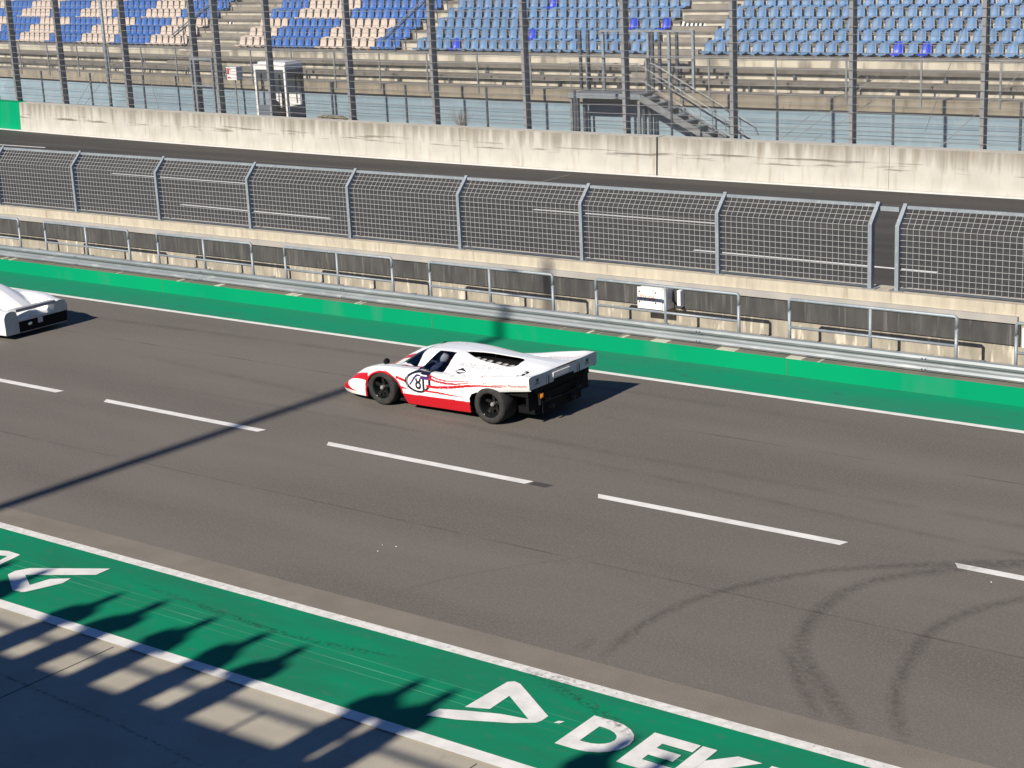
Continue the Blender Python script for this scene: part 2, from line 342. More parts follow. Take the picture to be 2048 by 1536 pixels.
tri = [[(-10.22, 12.32), (-10.20, 13.03), (-10.14, 13.08), (-9.98, 12.77), (-9.97, 12.42)],
       [(-10.14, 13.08), (-10.05, 13.06), (-9.36, 12.60), (-9.36, 12.48), (-9.49, 12.44), (-9.98, 12.77)],
       [(-9.36, 12.48), (-9.38, 12.42), (-9.59, 12.28), (-10.12, 12.05), (-10.45, 11.96), (-10.42, 12.15), (-10.16, 12.26), (-9.80, 12.39), (-9.49, 12.44)],
       [(-9.23, 12.51), (-9.17, 12.53), (-9.15, 12.59), (-9.21, 12.57)]]
tag(flat(tri, .0088).build('painted_emblem', M['worn_white']), 'white open triangle emblem painted before the large letters', 'emblem', None, 'structure')
a1 = [[(-17.64, 12.24), (-17.66, 12.37), (-17.57, 12.53), (-17.25, 12.44), (-17.43, 12.35)], [(-17.57, 12.53), (-16.62, 13.06), (-16.61, 12.82), (-17.25, 12.44)],
      [(-17.64, 12.24), (-17.43, 12.35), (-17.08, 12.15), (-17.0, 11.95), (-17.13, 11.92)], [(-17.08, 12.15), (-17.02, 12.42), (-16.80, 12.57), (-16.76, 12.41), (-16.94, 11.97), (-17.0, 11.93)]]
tag(flat(a1, .0088).build('painted_emblem', M['worn_white']), 'white bent arrow emblem painted at the left of the green strip', 'emblem', None, 'structure')
a0 = [[(-18.9, 12.60), (-18.35, 12.79), (-18.20, 12.66), (-18.9, 12.45)], [(-18.35, 12.79), (-18.09, 12.78), (-18.06, 12.63), (-18.20, 12.66)], [(-18.20, 12.66), (-18.06, 12.63), (-18.03, 12.41), (-18.14, 12.43)], [(-18.9, 12.30), (-18.03, 12.41), (-18.14, 12.50), (-18.9, 12.42)]]
tag(flat(a0, .0088).build('painted_emblem', M['worn_white']), 'white painted shape cut by the left picture edge on the green strip', 'emblem', None, 'structure')
m = flat([[(-18.05, 11.86), (-17.82, 11.93), (-17.80, 12.02), (-18.03, 11.97)]], .0088)
tag(m.build('painted_emblem', M['ink_orange']), 'small orange painted block at the left of the green strip', 'emblem', None, 'structure')

# tyre marks
def ribbon(pts, wd, z, m=None):
    m = m or MB(); P = [Vector((a, b, 0)) for a, b in pts]
    Q = []
    for i in range(len(P)-1):
        p0, p1, p2, p3 = P[max(i-1, 0)], P[i], P[i+1], P[min(i+2, len(P)-1)]
        for k in range(10):
            t = k/10; Q.append(.5*((2*p1)+(p2-p0)*t+(2*p0-5*p1+4*p2-p3)*t*t+(3*p1-p0-3*p2+p3)*t**3))
    Q.append(P[-1])
    for i in range(len(Q)-1):
        d0 = (Q[min(i+1, len(Q)-1)]-Q[max(i-1, 0)]).normalized(); d1 = (Q[min(i+2, len(Q)-1)]-Q[i]).normalized()
        n0 = Vector((-d0.y, d0.x, 0))*wd/2; n1 = Vector((-d1.y, d1.x, 0))*wd/2
        a, b, c, d = Q[i]-n0, Q[i]+n0, Q[i+1]+n1, Q[i+1]-n1
        e = Q[i]; f = Q[i+1]
        m.quad((a.x, a.y, z), (e.x, e.y, z), (f.x, f.y, z), (d.x, d.y, z)); m.quad((e.x, e.y, z), (b.x, b.y, z), (c.x, c.y, z), (f.x, f.y, z))
    return m
def wear(o, pat=(0, 1, 1, 0, 1, 0, 0, 1)):
    """rubber is thickest along the middle of a mark: vertex weight 1 on the centre line, 0 at the edges"""
    n = len(o.data.vertices); at = o.data.attributes.new('wear', 'FLOAT', 'POINT'); vals = []; nq = n//8
    for k in range(nq):
        e = min(1, (k+.5)/6, (nq-k-.5)/6); vals += [q*e for q in pat]
    at.data.foreach_set('value', vals); return o
marks = [([(-9.68, 13.93), (-9.78, 15.2), (-9.49, 16.41), (-8.74, 17.55), (-7.79, 18.33), (-6.6, 19.15), (-4.5, 20.1)], .16, 'long curved dark tyre mark reaching toward the last lane dash'),
         ([(-6.53, 13.87), (-7.26, 14.59), (-8.0, 15.46), (-8.25, 16.44), (-8.19, 17.35), (-7.69, 18.1), (-6.77, 18.91), (-4.8, 19.9)], .20, 'bent dark tyre mark in the middle of the group of marks'),
         ([(-6.04, 13.87), (-6.56, 14.75), (-6.88, 15.97), (-6.88, 16.92), (-6.4, 17.9), (-5.2, 19.1)], .17, 'curved dark tyre mark rightmost on the pit lane'),
         ([(-6.95, 13.9), (-7.55, 14.6), (-8.2, 15.4)], .15, 'short dark tyre mark doubling the bent mark'),
         ([(-10.02, 13.98), (-10.05, 14.5)], .15, 'tiny dark rubber smear by the light asphalt strip'),
         ([(-24, 19.6), (-15, 19.7), (-8, 19.3), (2, 18.6)], .14, 'faint long tyre track along the middle of the pit lane'),
         ([(-27, 21.2), (-17, 20.35), (-9, 20.2), (2, 19.9)], .2, 'faint long tyre track passing under the race car'),
         ([(-38, 22.6), (-28, 22.9), (-20, 23.2), (-10, 23.2)], .2, 'faint long tyre track nearest the far white line'),
         ([(-13.0, 13.97), (-12.5, 15.2), (-11.3, 16.8)], .05, 'thin faint scratch line crossing the pit lane')]
for i, (p, wd, lab) in enumerate(marks):
    o = struct('tyre_mark', ribbon(p, wd*1.5, .0016+.0006*i), M['skid' if i < 5 else 'skid_faint'], lab, 'tyre mark', fix=False); o['group'] = 'tyre marks on the pit lane'; wear(o)
for i, (p, wd, lab) in enumerate([([(-16.4, 12.95), (-13.2, 12.72), (-11.4, 12.95)], .10, 'dark scuff along the middle of the green strip'), ([(-9.9, 13.25), (-9.0, 12.98), (-8.3, 12.62)], .14, 'dark scuff crossing the letters on the green strip'),
                                  ([(-17.5, 10.6), (-15.4, 10.3), (-13.2, 10.15), (-11.0, 9.9)], .05, 'dark scratchy scuff line on the shaded concrete apron'), ([(-10.4, 13.33), (-9.3, 13.36)], .2, 'grey rubber scuff on the broad white line')]):
    wear(struct('scuff_mark', ribbon(p, wd*1.4, .0095 if i != 2 else -.003), M['scuff'], lab, 'scuff mark', fix=False))

# ------------------------------------------------------------------ low green wall, guard rail, pit wall
t = thing('green_wall', 'low bright green wall along the far side of the pit lane', 'wall')
m = MB(); m.box(-140, 40, 25.36, 25.62, 0, .30); m.build('wall_face', M['green_wall'], t)
m = MB(); rnd = random.Random(3); x = -140
m.box(-140, 40, 25.375, 25.62, .3005, .309)
m.build('wall_cap', mat('wall_cap', (.12, .13, .10), .9, c2=(.17, .15, .12), scale=2, c3=(.48, .46, .38), scale3=2.1, map3=(1, .01, .01), lo3=.60, hi3=.615), t)
m = MB()
for k in range(7):
    x = -61+k*7.94; m.box(x-.006, x+.006, 25.356, 25.362, 0, .299)
m.build('joint_groove', M['joint'], t)

t = thing('guard_rail', 'galvanised steel guard rail on top of the green wall', 'guard rail')
prof = [(0, .0), (-.055, .015), (-.075, .05), (-.055, .09), (-.012, .115), (-.004, .14), (-.012, .165), (-.055, .19), (-.075, .23), (-.055, .27), (0, .285)]
m = MB(); xs_ = [-140+i*4.3 for i in range(43)]
y0, z0 = 25.60, .312
for a, b in zip(xs_[:-1], xs_[1:]):
    for (pa, qa), (pb, qb) in zip(prof[:-1], prof[1:]):
        m.quad((a, y0+pa, z0+qa), (b+.12, y0+pa-.004, z0+qa), (b+.12, y0+pb-.004, z0+qb), (a, y0+pb, z0+qb))
m.build('rail_beam', M['guard'], t, smooth=True)
m = MB()
for a in xs_:
    for dx in (.03, .09):
        for dz in (.05, .23): m.ball((a+dx, y0-.075, z0+dz), .016, 8, 5)
m.build('bolts', M['steel_dark'], t)
m = MB()
for i in range(90): m.box(-140+i*2.0-.05, -140+i*2.0+.05, 25.62, 25.70, .32, .59)
m.build('rail_posts', M['steel'], t)

# walkway between guard rail and pit wall
m = MB(); m.box(-140, 40, 25.65, 27.0, -.05, .22)
struct('walkway', m, M['concrete_dirty'], 'narrow concrete walkway behind the guard rail', 'path')

t = thing('pit_wall', 'concrete pit wall with dark streaked band under a pale top', 'wall')
m = MB(); m.box(-140, 40, 27.0, 27.45, .0, .92); m.build('wall_base', M['concrete_dirty'], t)
m = MB(); m.box(-140, 40, 26.985, 27.48, .9205, 1.25); m.build('wall_top', M['ledge'], t)
m = MB(); m.box(-140, -9.86, 26.955, 26.997, .555, .925); m.box(-9.2, 40, 26.955, 26.997, .555, .925); m.build('dark_band', M['dark_panel'], t)
m = MB(); m.box(-140, -9.90, 26.915, 26.982, .935, 1.055); m.box(-9.2, 40, 26.915, 26.982, .935, 1.055); m.build('metal_lip', M['steel'].copy(), t).data.materials[0] = mat('lip', (.40, .38, .35), .6, .2, c2=(.33, .32, .30), scale=2)
m = MB(); m.box(-9.80, -9.70, 26.90, 26.99, .55, .88); m.build('white_bracket', M['white'], t)

# hand rails
for i in range(11):
    x0 = -42.09+4.07*i; x1 = x0+3.06
    lab = 'grey tubular hand rail section with three legs, %s' % ['farthest left one', 'second one from the far left', 'one cut by the left picture edge', 'first full section from the left', 'second full section from the left', 'third full section from the left',
          'fourth full section from the left', 'just behind the race car tail', 'in front of the white TV-06 box', 'last full section before the right edge', 'cut by the right picture edge'][i]
    t = tag(empty('hand_rail', (x0, 25.9, 0)), lab, 'hand rail', 'hand rails behind the guard rail')
    r = .03
    m = MB(); m.tube([(0, 0, 1.0), (0, 0, 1.19), (.03, 0, 1.215), (x1-x0-.03, 0, 1.215), (x1-x0, 0, 1.19), (x1-x0, 0, 1.0)], r, 10); m.build('top_rail', M['galv'], t, smooth=True)
    m = MB(); m.tube([(.02, 0, .72), (x1-x0-.02, 0, .72)], .025, 8); m.build('mid_rail', M['galv'], t, smooth=True)
    for f in (0, .5, 1):
        m = MB(); xx = f*(x1-x0); m.tube([(xx, 0, .21), (xx, 0, 1.02 if f != .5 else 1.2)], .03, 10); m.build('leg', M['galv'], t, smooth=True)

# TV box
t = thing('junction_box', 'white TV-06 junction box on the pit wall behind the hand rail', 'box')
m = MB(); m.box(-17.18, -16.60, 26.60, 26.94, .56, .97); m.build('box_body', M['white'], t)
m = MB(); m.box(-17.185, -16.64, 26.575, 26.598, .575, .985); m.build('box_door', mat('tvdoor', (.82, .79, .76), .5, c2=(.72, .66, .63), scale=6), t)
m = MB()
for x in (-17.14, -16.78):
    for z in (.70, .90): m.ball((x, 26.575, z), .018, 8, 6)
m.build('door_screws', M['steel_dark'], t)
m = MB(); m.box(-16.44, -16.37, 26.80, 26.95, .60, .93); m.build('cable_duct', M['white'], t)
m = MB(); m.tube([(-16.52, 26.8, .90), (-16.49, 26.72, .75), (-16.46, 26.85, .63)], .02, 8); m.build('cable', M['black'], t)
def text_mesh(s, size, bold=False, italic=0.0):
    cu = bpy.data.curves.new('txt', 'FONT'); cu.body = s; cu.size = size; cu.shear = italic; cu.fill_mode = 'BOTH'; cu.align_x = 'CENTER'; cu.resolution_u = 3
    if bold: cu.offset = size*.018
    o = bpy.data.objects.new('txt', cu); COL.objects.link(o); dg = bpy.context.evaluated_depsgraph_get()
    me = bpy.data.meshes.new_from_object(o.evaluated_get(dg)); bpy.data.objects.remove(o)
    return me
def text_at(name, s, size, fn, mt, parent, bold=False, italic=0.0, sub=0, z=0.0, sx=1.0):
    me = text_mesh(s, size, bold, italic); bm = bmesh.new(); bm.from_mesh(me)
    bmesh.ops.triangulate(bm, faces=bm.faces[:])
    for _ in range(sub): bmesh.ops.subdivide_edges(bm, edges=[e for e in bm.edges if e.calc_length() > size*.15], cuts=1)
    for v in bm.verts: v.co = Vector(fn(v.co.x*sx, v.co.y))
    bm.to_mesh(me); bm.free(); me.materials.clear(); me.materials.append(mt); me.name = name
    o = bpy.data.objects.new(name, me); COL.objects.link(o); o.parent = parent; return o
text_at('lettering', 'TV-06', .14, lambda a, b: (-16.97+a, 26.5735, .74+b), M['ink_orange'], t)

# pit wall mesh fence
def mesh_fence(name, label, posts, ends):
    t = thing(name, label, 'fence')
    yb, zb, zk, zt, dy = 27.15, 1.25, 2.36, 2.70, .30
    for x in posts:
        m = MB(); w_ = .072
        pr = [(0, zb), (.13, zb), (.13, zk+.02), (.13+dy, zt+.015-.03), (dy+.04, zt+.05), (0, zk+.045)]
        m.extrude([(yb-.05+a, b) for a, b in pr], x-w_/2, x+w_/2, lambda a, b, h: (h, a, b)); po = m.build('post', M['galv'], t)
        m = MB(); m.box(x-.13, x+.13, yb-.09, yb+.13, 1.251, 1.262); m.build('base_plate', M['steel'], po)
    for a, b in ends:
        a += .05; b -= .05; m = MB(); r = .0052; nv = int(round((b-a)/.1125))
        for k in range(1, nv):
            x = a+(b-a)*k/nv; m.tube([(x, yb, zb+.05), (x, yb, zk), (x, yb+dy-.03, zt-.03)], r, 4, False)
        for k in range(11): z = zb+.06+k*(zk-zb-.06)/10; m.tube([(a, yb-.006, z), (b, yb-.006, z)], r, 4, False)
        for k in range(1, 4): f = k/4; m.tube([(a, yb-.006+f*(dy-.03), zk+f*(zt-zk-.03)), (b, yb-.006+f*(dy-.03), zk+f*(zt-zk-.03))], r, 4, False)
        m.build('mesh_panel', M['galv_mesh'], t)
        m = MB(); m.bar((a, yb+dy-.02, zt-.015), (b, yb+dy-.02, zt-.015), .05, .055); m.build('top_rail', M['galv'], t)
        m = MB(); m.bar((a, yb, zb+.035), (b, yb, zb+.035), .03, .03); m.build('bottom_rail', M['steel_dark'], t)
    return t
pl = [-12.66-3.077*k for k in range(0, 15)][::-1]
tf = mesh_fence('mesh_fence', 'long grey wire mesh fence with bent posts on the pit wall', pl, list(zip(pl[:-1], pl[1:])))
m = MB(); m.box(-12.60, -12.25, 27.40, 27.43, 2.60, 2.68); m.build('gap_bar', M['galv'], tf)
pr_ = [-12.15+3.077*k for k in range(0, 5)]
mesh_fence('mesh_fence', 'shorter wire mesh fence right of the narrow gap on the pit wall', pr_, list(zip(pr_[:-1], pr_[1:])))

# ------------------------------------------------------------------ far barrier
joints = [-75.6, -68.0, -61.6, -52.4, -44.0, -35.8, -27.86, -20.14, -12.4, -4.5]
blab = ['plain concrete barrier section farthest left, out past the green one', 'green painted barrier section at the left picture edge', 'stained concrete barrier section beside the green painted one', 'concrete barrier section in front of the gate and the vehicle cab',
        'concrete barrier section below the dry twigs', 'concrete barrier section below the steel platform, left of the dark joint', 'concrete barrier section below the steel stairs foot, right of the dark joint', 'smeared concrete barrier section at the right picture edge', 'concrete barrier section past the right picture edge']
for i, (a, b) in enumerate(zip(joints[:-1], joints[1:])):
    ga = .03 if i == 6 else .005; gb = .03 if i == 5 else .005
    n = 4; m = MB(); X = [a+ga+(b-a-ga-gb)*k/n for k in range(n+1)]
    for p, q in zip(X[:-1], X[1:]):
        P = lambda x, dy, z: (x, 44.3+yo(x)+dy, z)
        m.hexa([P(p, 0, 0), P(q, 0, 0), P(q, .6, 0), P(p, .6, 0), P(p, .06, 1.17), P(q, .06, 1.17), P(q, .54, 1.17), P(p, .54, 1.17)])
    bm_mat = M['green_wall'] if i == 1 else M['concrete']
    o = tag(m.build('concrete_barrier', bm_mat), blab[i], 'barrier', 'sections of the far track barrier')
    # rain streaks running down from the top, a thin film 2 mm off the face
    if i != 1:
        m = MB()
        for p, q in zip(X[:-1], X[1:]):
            P = lambda x, dy, z: (x, 44.3+yo(x)+dy, z)
            m.quad(P(p, .0225, .48), P(q, .0225, .48), P(q, .057, 1.168), P(p, .057, 1.168))
        m.build('rain_streaks', M['streaks'] if 'streaks' in M else M.setdefault('streaks', worn_mat('streaks', (.20, .165, .12), .30, .62, 3.0, (1.5, 1.5, .08), maxa=.42, zfade=(.30, 1.17))), o)
        m = MB()
        for p, q in zip(X[:-1], X[1:]):
            P = lambda x, dy, z: (x, 44.3+yo(x)+dy, z)
            m.quad(P(p, .012, .16), P(q, .012, .16), P(q, .036, .75), P(p, .036, .75))
        m.build('scrape_marks', M.setdefault('scrape', worn_mat('scrape', (.16, .145, .12), .54, .72, 4.0, (.14, .14, 2.6), maxa=.8)), o)

# catch fence
t = thing('catch_fence', 'tall catch fence of steel posts, cables and chain link behind the barrier', 'fence')
PX = [-62.6, -59.0, -54.4, -48.6, -45.65, -41.45, -37.4, -33.4, -29.43, -25.53, -21.62, -17.71, -13.8]
H = 6.6
def ibeam(m, x, y, z0, z1, bx=.115, dy=.28, tf_=.016, tw=.010):
    pr = [(-bx/2, 0), (bx/2, 0), (bx/2, tf_), (tw/2, tf_), (tw/2, dy-tf_), (bx/2, dy-tf_), (bx/2, dy), (-bx/2, dy), (-bx/2, dy-tf_), (-tw/2, dy-tf_), (-tw/2, tf_), (-bx/2, tf_)]
    m.extrude([(x+a, y+b) for a, b in pr], z0, z1, lambda a, b, h: (a, b, h))
for x in PX:
    m = MB(); ibeam(m, x, 44.92+yo(x), 0, H); m.build('post', M['fence_post'], t)
m = MB(); m.tube([(-55.8, 45.1+yo(-55.8), 0), (-55.8, 45.1+yo(-55.8), H)], .07, 10); m.build('round_post', M['galv'], t, smooth=True)
X = [-64+1.6*k for k in range(33)]
for z in [1.30+.245*k for k in range(21)]:
    m = MB(); m.tube([(x, 44.885+yo(x), z+.016*math.sin(x*.8+z*9)) for x in X], .0085, 4, False); m.build('cable', M['cable'], t)
m = MB(); xa, xb, za, zb = -64, -12.4, 1.2, H; sp = .085; n = int((xb-xa+zb-za)/sp)
for s in (1, -1):
    for k in range(n):
        c = xa+k*sp-(zb-za)*(1 if s > 0 else 0)*1.0
        pts = []
        for q in range(6):
            z = za+(zb-za)*q/5; x = c+(z-za) if s > 0 else c-(z-za)
            if xa <= x <= xb: pts.append((x, 44.91+yo(x), z))
        if len(pts) > 1: m.tube(pts, .0027, 3, False)
m.build('chain_link', M['wire'], t, fix=False)

# gate
t = thing('gate_frame', 'pale steel door frame standing in the catch fence', 'gate')
def pw(x, dy, z): return (x, dy+yo(x), z)
for x in (-50.5, -50.28, -49.22): m = MB(); m.bar(pw(x, 45.28, .2), pw(x, 45.28, 3.2), .07, .09); m.build('upright', M['galv'], t)
for z, h_ in ((3.16, .09), (2.12, .05)): m = MB(); m.bar(pw(-50.5, 45.28, z), pw(-49.2, 45.28, z), h_, h_+.01); m.build('crossbar', M['galv'], t)
m = MB(); ibeam(m, -50.55, 45.42+yo(-50.55), 0, H); m.build('tall_post', M['fence_post'], t)

t = thing('sign_box', 'small white box with red pictograms hung beside the gate', 'sign')
m = MB(); m.box(-49.22, -48.56, 46.98, 47.25, 2.30, 2.80); m.build('box_body', M['white'], t)
m = MB(); m.quad((-49.14, 46.975, 2.52), (-49.02, 46.975, 2.52), (-49.02, 46.975, 2.74), (-49.14, 46.975, 2.74)); m.quad((-49.14, 46.975, 2.36), (-48.92, 46.975, 2.36), (-48.98, 46.975, 2.42), (-49.1, 46.975, 2.43)); m.quad((-49.0, 46.975, 2.68), (-48.93, 46.975, 2.68), (-48.93, 46.975, 2.73), (-49.0, 46.975, 2.73))
m.build('pictogram', M['ink_red'], t)
m = MB(); m.tube([(-48.85, 47.1, 0), (-48.85, 47.1, 2.35)], .03, 8); m.build('pole', M['steel'], t)

# vehicle cab
t = thing('vehicle_cab', 'white framed vehicle cab with dark grey door behind the barrier', 'vehicle')
cx0, cx1, cy0, cy1 = -47.72, -46.06, 47.03, 48.02
m = MB(); m.box(cx0, cx1, cy0, cy1, 2.72, 2.92); m.box(cx0+.1, cx1-.1, cy0+.15, cy1-.15, 2.92, 3.0); m.build('roof', M['white'], t)
def piece(nm, mt, *bx):
    m = MB(); m.box(*bx); return m.build(nm, M[mt], t)
M['doorgrey'] = mat('doorgrey', (.13, .15, .18), .5)
for x, y, mt in ((cx0, cy0, 'white'), (cx1-.09, cy0, 'white'), (cx0, cy1-.09, 'steel_dark'), (cx1-.09, cy1-.09, 'steel_dark')): piece('pillar', mt, x, x+.09, y, y+.09, .5, 2.72)
piece('back_panel', 'white', cx0+.12, cx1-.12, cy1-.14, cy1-.11, 1.25, 2.60); piece('seat_back', 'dark', cx0+.75, cx0+.95, cy1-.35, cy1-.2, 1.0, 1.9)
piece('tinted_window', 'steel_dark', cx0+.09, cx1-.09, cy0+.025, cy0+.045, 2.28, 2.72); piece('tinted_window', 'steel_dark', cx1-.045, cx1-.015, cy0+.09, cy1-.09, 2.40, 2.72)
piece('lower_door', 'doorgrey', cx1-.03, cx1+.03, cy0+.09, cy1-.09, .4, 1.34); piece('lower_panel', 'doorgrey', cx0+.09, cx0+.72, cy0+.02, cy0+.08, .4, 1.35)
m = MB(); m.box(cx0+.80, cx1-.12, cy0-.1, cy0+.3, .5, 1.25); m.ball((cx0+1.1, cy0-.1, 1.35), .22, 12, 8); m.tube([(cx0+.85, cy0-.12, .9), (cx0+1.2, cy0-.15, 1.3), (cx0+1.5, cy0-.1, .8)], .05, 8); m.build('engine_block', M['dark'], t)
m = MB(); m.box(cx1+.02, cx1+.1, cy1-.3, cy1-.1, 2.2, 2.5); m.build('mirror', M['dark'], t)
piece('wiper', 'black', cx0+.35, cx0+.41, cy0-.01, cy0+.02, 1.95, 2.55); piece('wiper', 'black', cx1-.35, cx1-.28, cy0-.01, cy0+.02, 1.95, 2.55); piece('wiper', 'black', cx1+.0, cx1+.02, cy0+.5, cy0+.58, 1.9, 2.5)
for y in (cy0+.15, cy1-.15):
    for x in (cx0+.3, cx1-.3): m = MB(); m.lathe([(.0, -.1), (.3, -.1), (.34, -.05), (.34, .05), (.3, .1), (0, .1)], (x, y, .34), 'y', 20); m.build('wheel', M['rubber'], t)
m = MB(); m.box(cx0+.05, cx1-.05, cy0+.1, cy1-.1, .32, .5); m.build('chassis', M['dark'], t)

# rubble pile and twigs on the barrier top
m = MB(); rr = random.Random(5)
for k in range(60):
    x = -43.6+rr.random()*1.9; z = 1.0+rr.random()*.22*(1-abs((x+42.6)/1.1)**2)
    y = 45.75+rr.random()*.3; q = .05+.08*rr.random(); m.ball((x, y, z), q, 6, 4, (1.5, 1, .7))
m.box(-43.7, -41.6, 45.65, 46.1, .85, 1.0); m.box(-43.5, -43.4, 45.7, 46.0, 0, .85); m.box(-41.9, -41.8, 45.7, 46.0, 0, .85)
tag(m.build('rubble_pile', M['rubble']), 'low pile of earth and rubble behind the barrier', 'rubble')
m = MB()
for k in range(40):
    a = rr.random()*6.28; h = .25+.4*rr.random(); b = rr.random()*.4
    m.tube([(-36.3+.25*(rr.random()-.5), 45.4, 1.0), (-36.3+b*math.cos(a), 45.4+.3*b*math.sin(a), 1.1+h*.6), (-36.3+1.5*b*math.cos(a), 45.4+.4*b*math.sin(a), 1.15+h)], .006, 4)
m.tube([(-36.3, 45.4, 0), (-36.3, 45.4, 1.1)], .02, 5)
tag(m.build('dry_bush', M['twig']), 'small dry leafless bush poking above the barrier', 'bush')

# low fence between barrier and grandstand
t = thing('low_fence', 'low dark wire fence in front of the pale blue wall', 'fence')
LX = [-17.92-3.98*k for k in range(0, 14)]+[-13.9]
for x in LX:
    m = MB(); m.tube([pw(x, 48.45, 0), pw(x, 48.45, 2.04)], .045, 8); m.build('post', M['steel_dark'], t)
Xl = [-72+2*k for k in range(31)]
for z in (1.62, 1.18, .9, .6):
    m = MB(); m.tube([pw(x, 48.42, z) for x in Xl], .008, 4, False); m.build('wire', M['steel_dark'], t)
# guy cables
GC = [((x, 46.4, 3.0), (x2, 45.4, .9), .011) for x, x2 in ((-57.6, -58.9), (-56.5, -58.4), (-54.9, -52.9), (-22.0, -24.4), (-21.4, -24.0), (-20.4, -23.4), (-17.3, -19.3))]+[((-17.9, 45.1, 5.6), (-20.5, 47.6, 1.2), .009), ((-17.2, 45.1, 5.6), (-14.6, 47.6, 1.2), .009)]
GL = ['leftmost of the steep pair at the left', 'second of the steep pair at the left', 'leaning the other way left of the gate', 'leftmost right of the steel stairs', 'second right of the steel stairs', 'third right of the steel stairs', 'lowest beside the rightmost post', 'long one left of the rightmost post', 'long one right of the rightmost post']
for (p_, q_, r_), lab in zip(GC, GL):
    m = MB(); m.tube([pw(*p_), pw(*q_)], r_, 5); tag(m.build('guy_cable', M['cable']), 'thin dark guy cable, '+lab, 'cable', 'guy cables of the catch fence')

# ------------------------------------------------------------------ grandstand
G = thing('grandstand', 'stepped concrete grandstand with pale blue base wall', 'grandstand')
XS = [-92+2.0*k for k in range(43)]
m = MB()
for a, b in zip(XS[:-1], XS[1:]): m.quad(pw(a, 51.30, -.02), pw(b, 51.30, -.02), pw(b, 51.30, 1.26), pw(a, 51.30, 1.26))
m.build('base_wall', M['blue_wall'], G)
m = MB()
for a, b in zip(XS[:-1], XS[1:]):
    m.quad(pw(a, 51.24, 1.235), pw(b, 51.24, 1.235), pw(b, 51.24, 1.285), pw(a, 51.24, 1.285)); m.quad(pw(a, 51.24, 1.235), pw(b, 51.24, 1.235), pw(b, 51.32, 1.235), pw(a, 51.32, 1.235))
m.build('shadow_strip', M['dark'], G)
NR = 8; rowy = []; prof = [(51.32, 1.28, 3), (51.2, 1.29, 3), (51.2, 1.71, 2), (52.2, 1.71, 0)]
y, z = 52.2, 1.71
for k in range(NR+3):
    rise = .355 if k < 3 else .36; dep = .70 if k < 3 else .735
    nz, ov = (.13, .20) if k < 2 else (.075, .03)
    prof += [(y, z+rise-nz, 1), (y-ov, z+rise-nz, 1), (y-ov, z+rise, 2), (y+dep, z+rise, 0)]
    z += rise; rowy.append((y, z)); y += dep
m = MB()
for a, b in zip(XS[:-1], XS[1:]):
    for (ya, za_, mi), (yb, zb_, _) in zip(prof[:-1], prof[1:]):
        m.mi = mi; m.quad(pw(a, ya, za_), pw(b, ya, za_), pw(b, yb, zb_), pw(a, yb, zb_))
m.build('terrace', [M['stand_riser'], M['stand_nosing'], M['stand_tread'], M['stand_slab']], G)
# aisle stairs
aisles = [(-61.2, -57.4), (-47.0, -46.35), (-34.2, -32.0)]
for a, b in ((-61.0, -57.6), (-34.15, -32.15)):
    m = MB()
    for k, (yy, zz) in enumerate(rowy[1:]):
        m.box(a+.1*(k % 2), b, yy+yo(a)-.33, yy+yo(a)+.01, zz-.37, zz-.18)
    m.build('aisle_stairs', M['stand_tread'], G)
for a, b in ((-59.95, -57.55), (-33.95, -32.15)):
    m = MB(); yy, zz = rowy[5]; m.box(a, b, yy+yo(a)-.034, yy+yo(a)-.031, zz-.22, zz-.002)
    wb = m.build('warning_board', M['black'], G); n = 9; m = MB()
    for k in range(n):
        x = a+.05+(b-a-.1)*k/n; d = (b-a)/n*.5; yv = yy+yo(a)-.036
        m.quad((x, yv, zz-.20), (x+d, yv, zz-.20), (x+d*1.6, yv, zz-.01), (x+d*.6, yv, zz-.01))
    m.build('warning_stripes', M['white'], wb)
# front railing with posts
m = MB(); FX = [-14.4-2.6*k for k in range(0, 27)]
for x in FX:
    m = MB(); m.box(x-.03, x+.03, 51.155+yo(x), 51.195+yo(x), 1.5, 2.98); m.build('front_rail_post', M['steel'], G)
m = MB()
for a, b in zip(XS[:-1], XS[1:]):
    m.bar(pw(a, 51.14, 2.97), pw(b, 51.14, 2.97), .035, .035)
m.build('front_rail', M['steel'], G)
m = MB(); rq = random.Random(11)
for k in range(46):
    x = -15.2-1.37*k; r_ = k % 2; yy, zz = rowy[r_]
    m = MB(); m.box(x-.035, x+.035, yy+yo(x)-.17, yy+yo(x)-.11, zz-.355, zz-.13); m.build('ledge_bracket', M['steel_dark'], G)
# aisle hand rails
def aisle_rail(x, nm):
    t = thing('aisle_hand_rail', nm, 'hand rail', 'hand rails of the grandstand stairs')
    p0 = rowy[1]; p1 = rowy[10]; k = (p1[1]-p0[1])/(p1[0]-p0[0])
    for dz in (.95, .82):
        m = MB(); m.tube([pw(x, p0[0]+yo(0), p0[1]+dz), pw(x, p1[0], p1[1]+dz)], .03, 6); m.build('rail', M['galv'], t)
    for r in (2, 4, 6, 8, 10):
        m = MB(); m.tube([pw(x, rowy[r][0]+.05, rowy[r][1]), pw(x, rowy[r][0]+.05, rowy[r][1]+.97)], .028, 6); m.build('post', M['galv'], t)
aisle_rail(-60.9, 'sloping grey hand rail on the left stair of the grandstand')
aisle_rail(-46.9, 'sloping grey hand rail at the narrow gap between two tone and light blue seats')

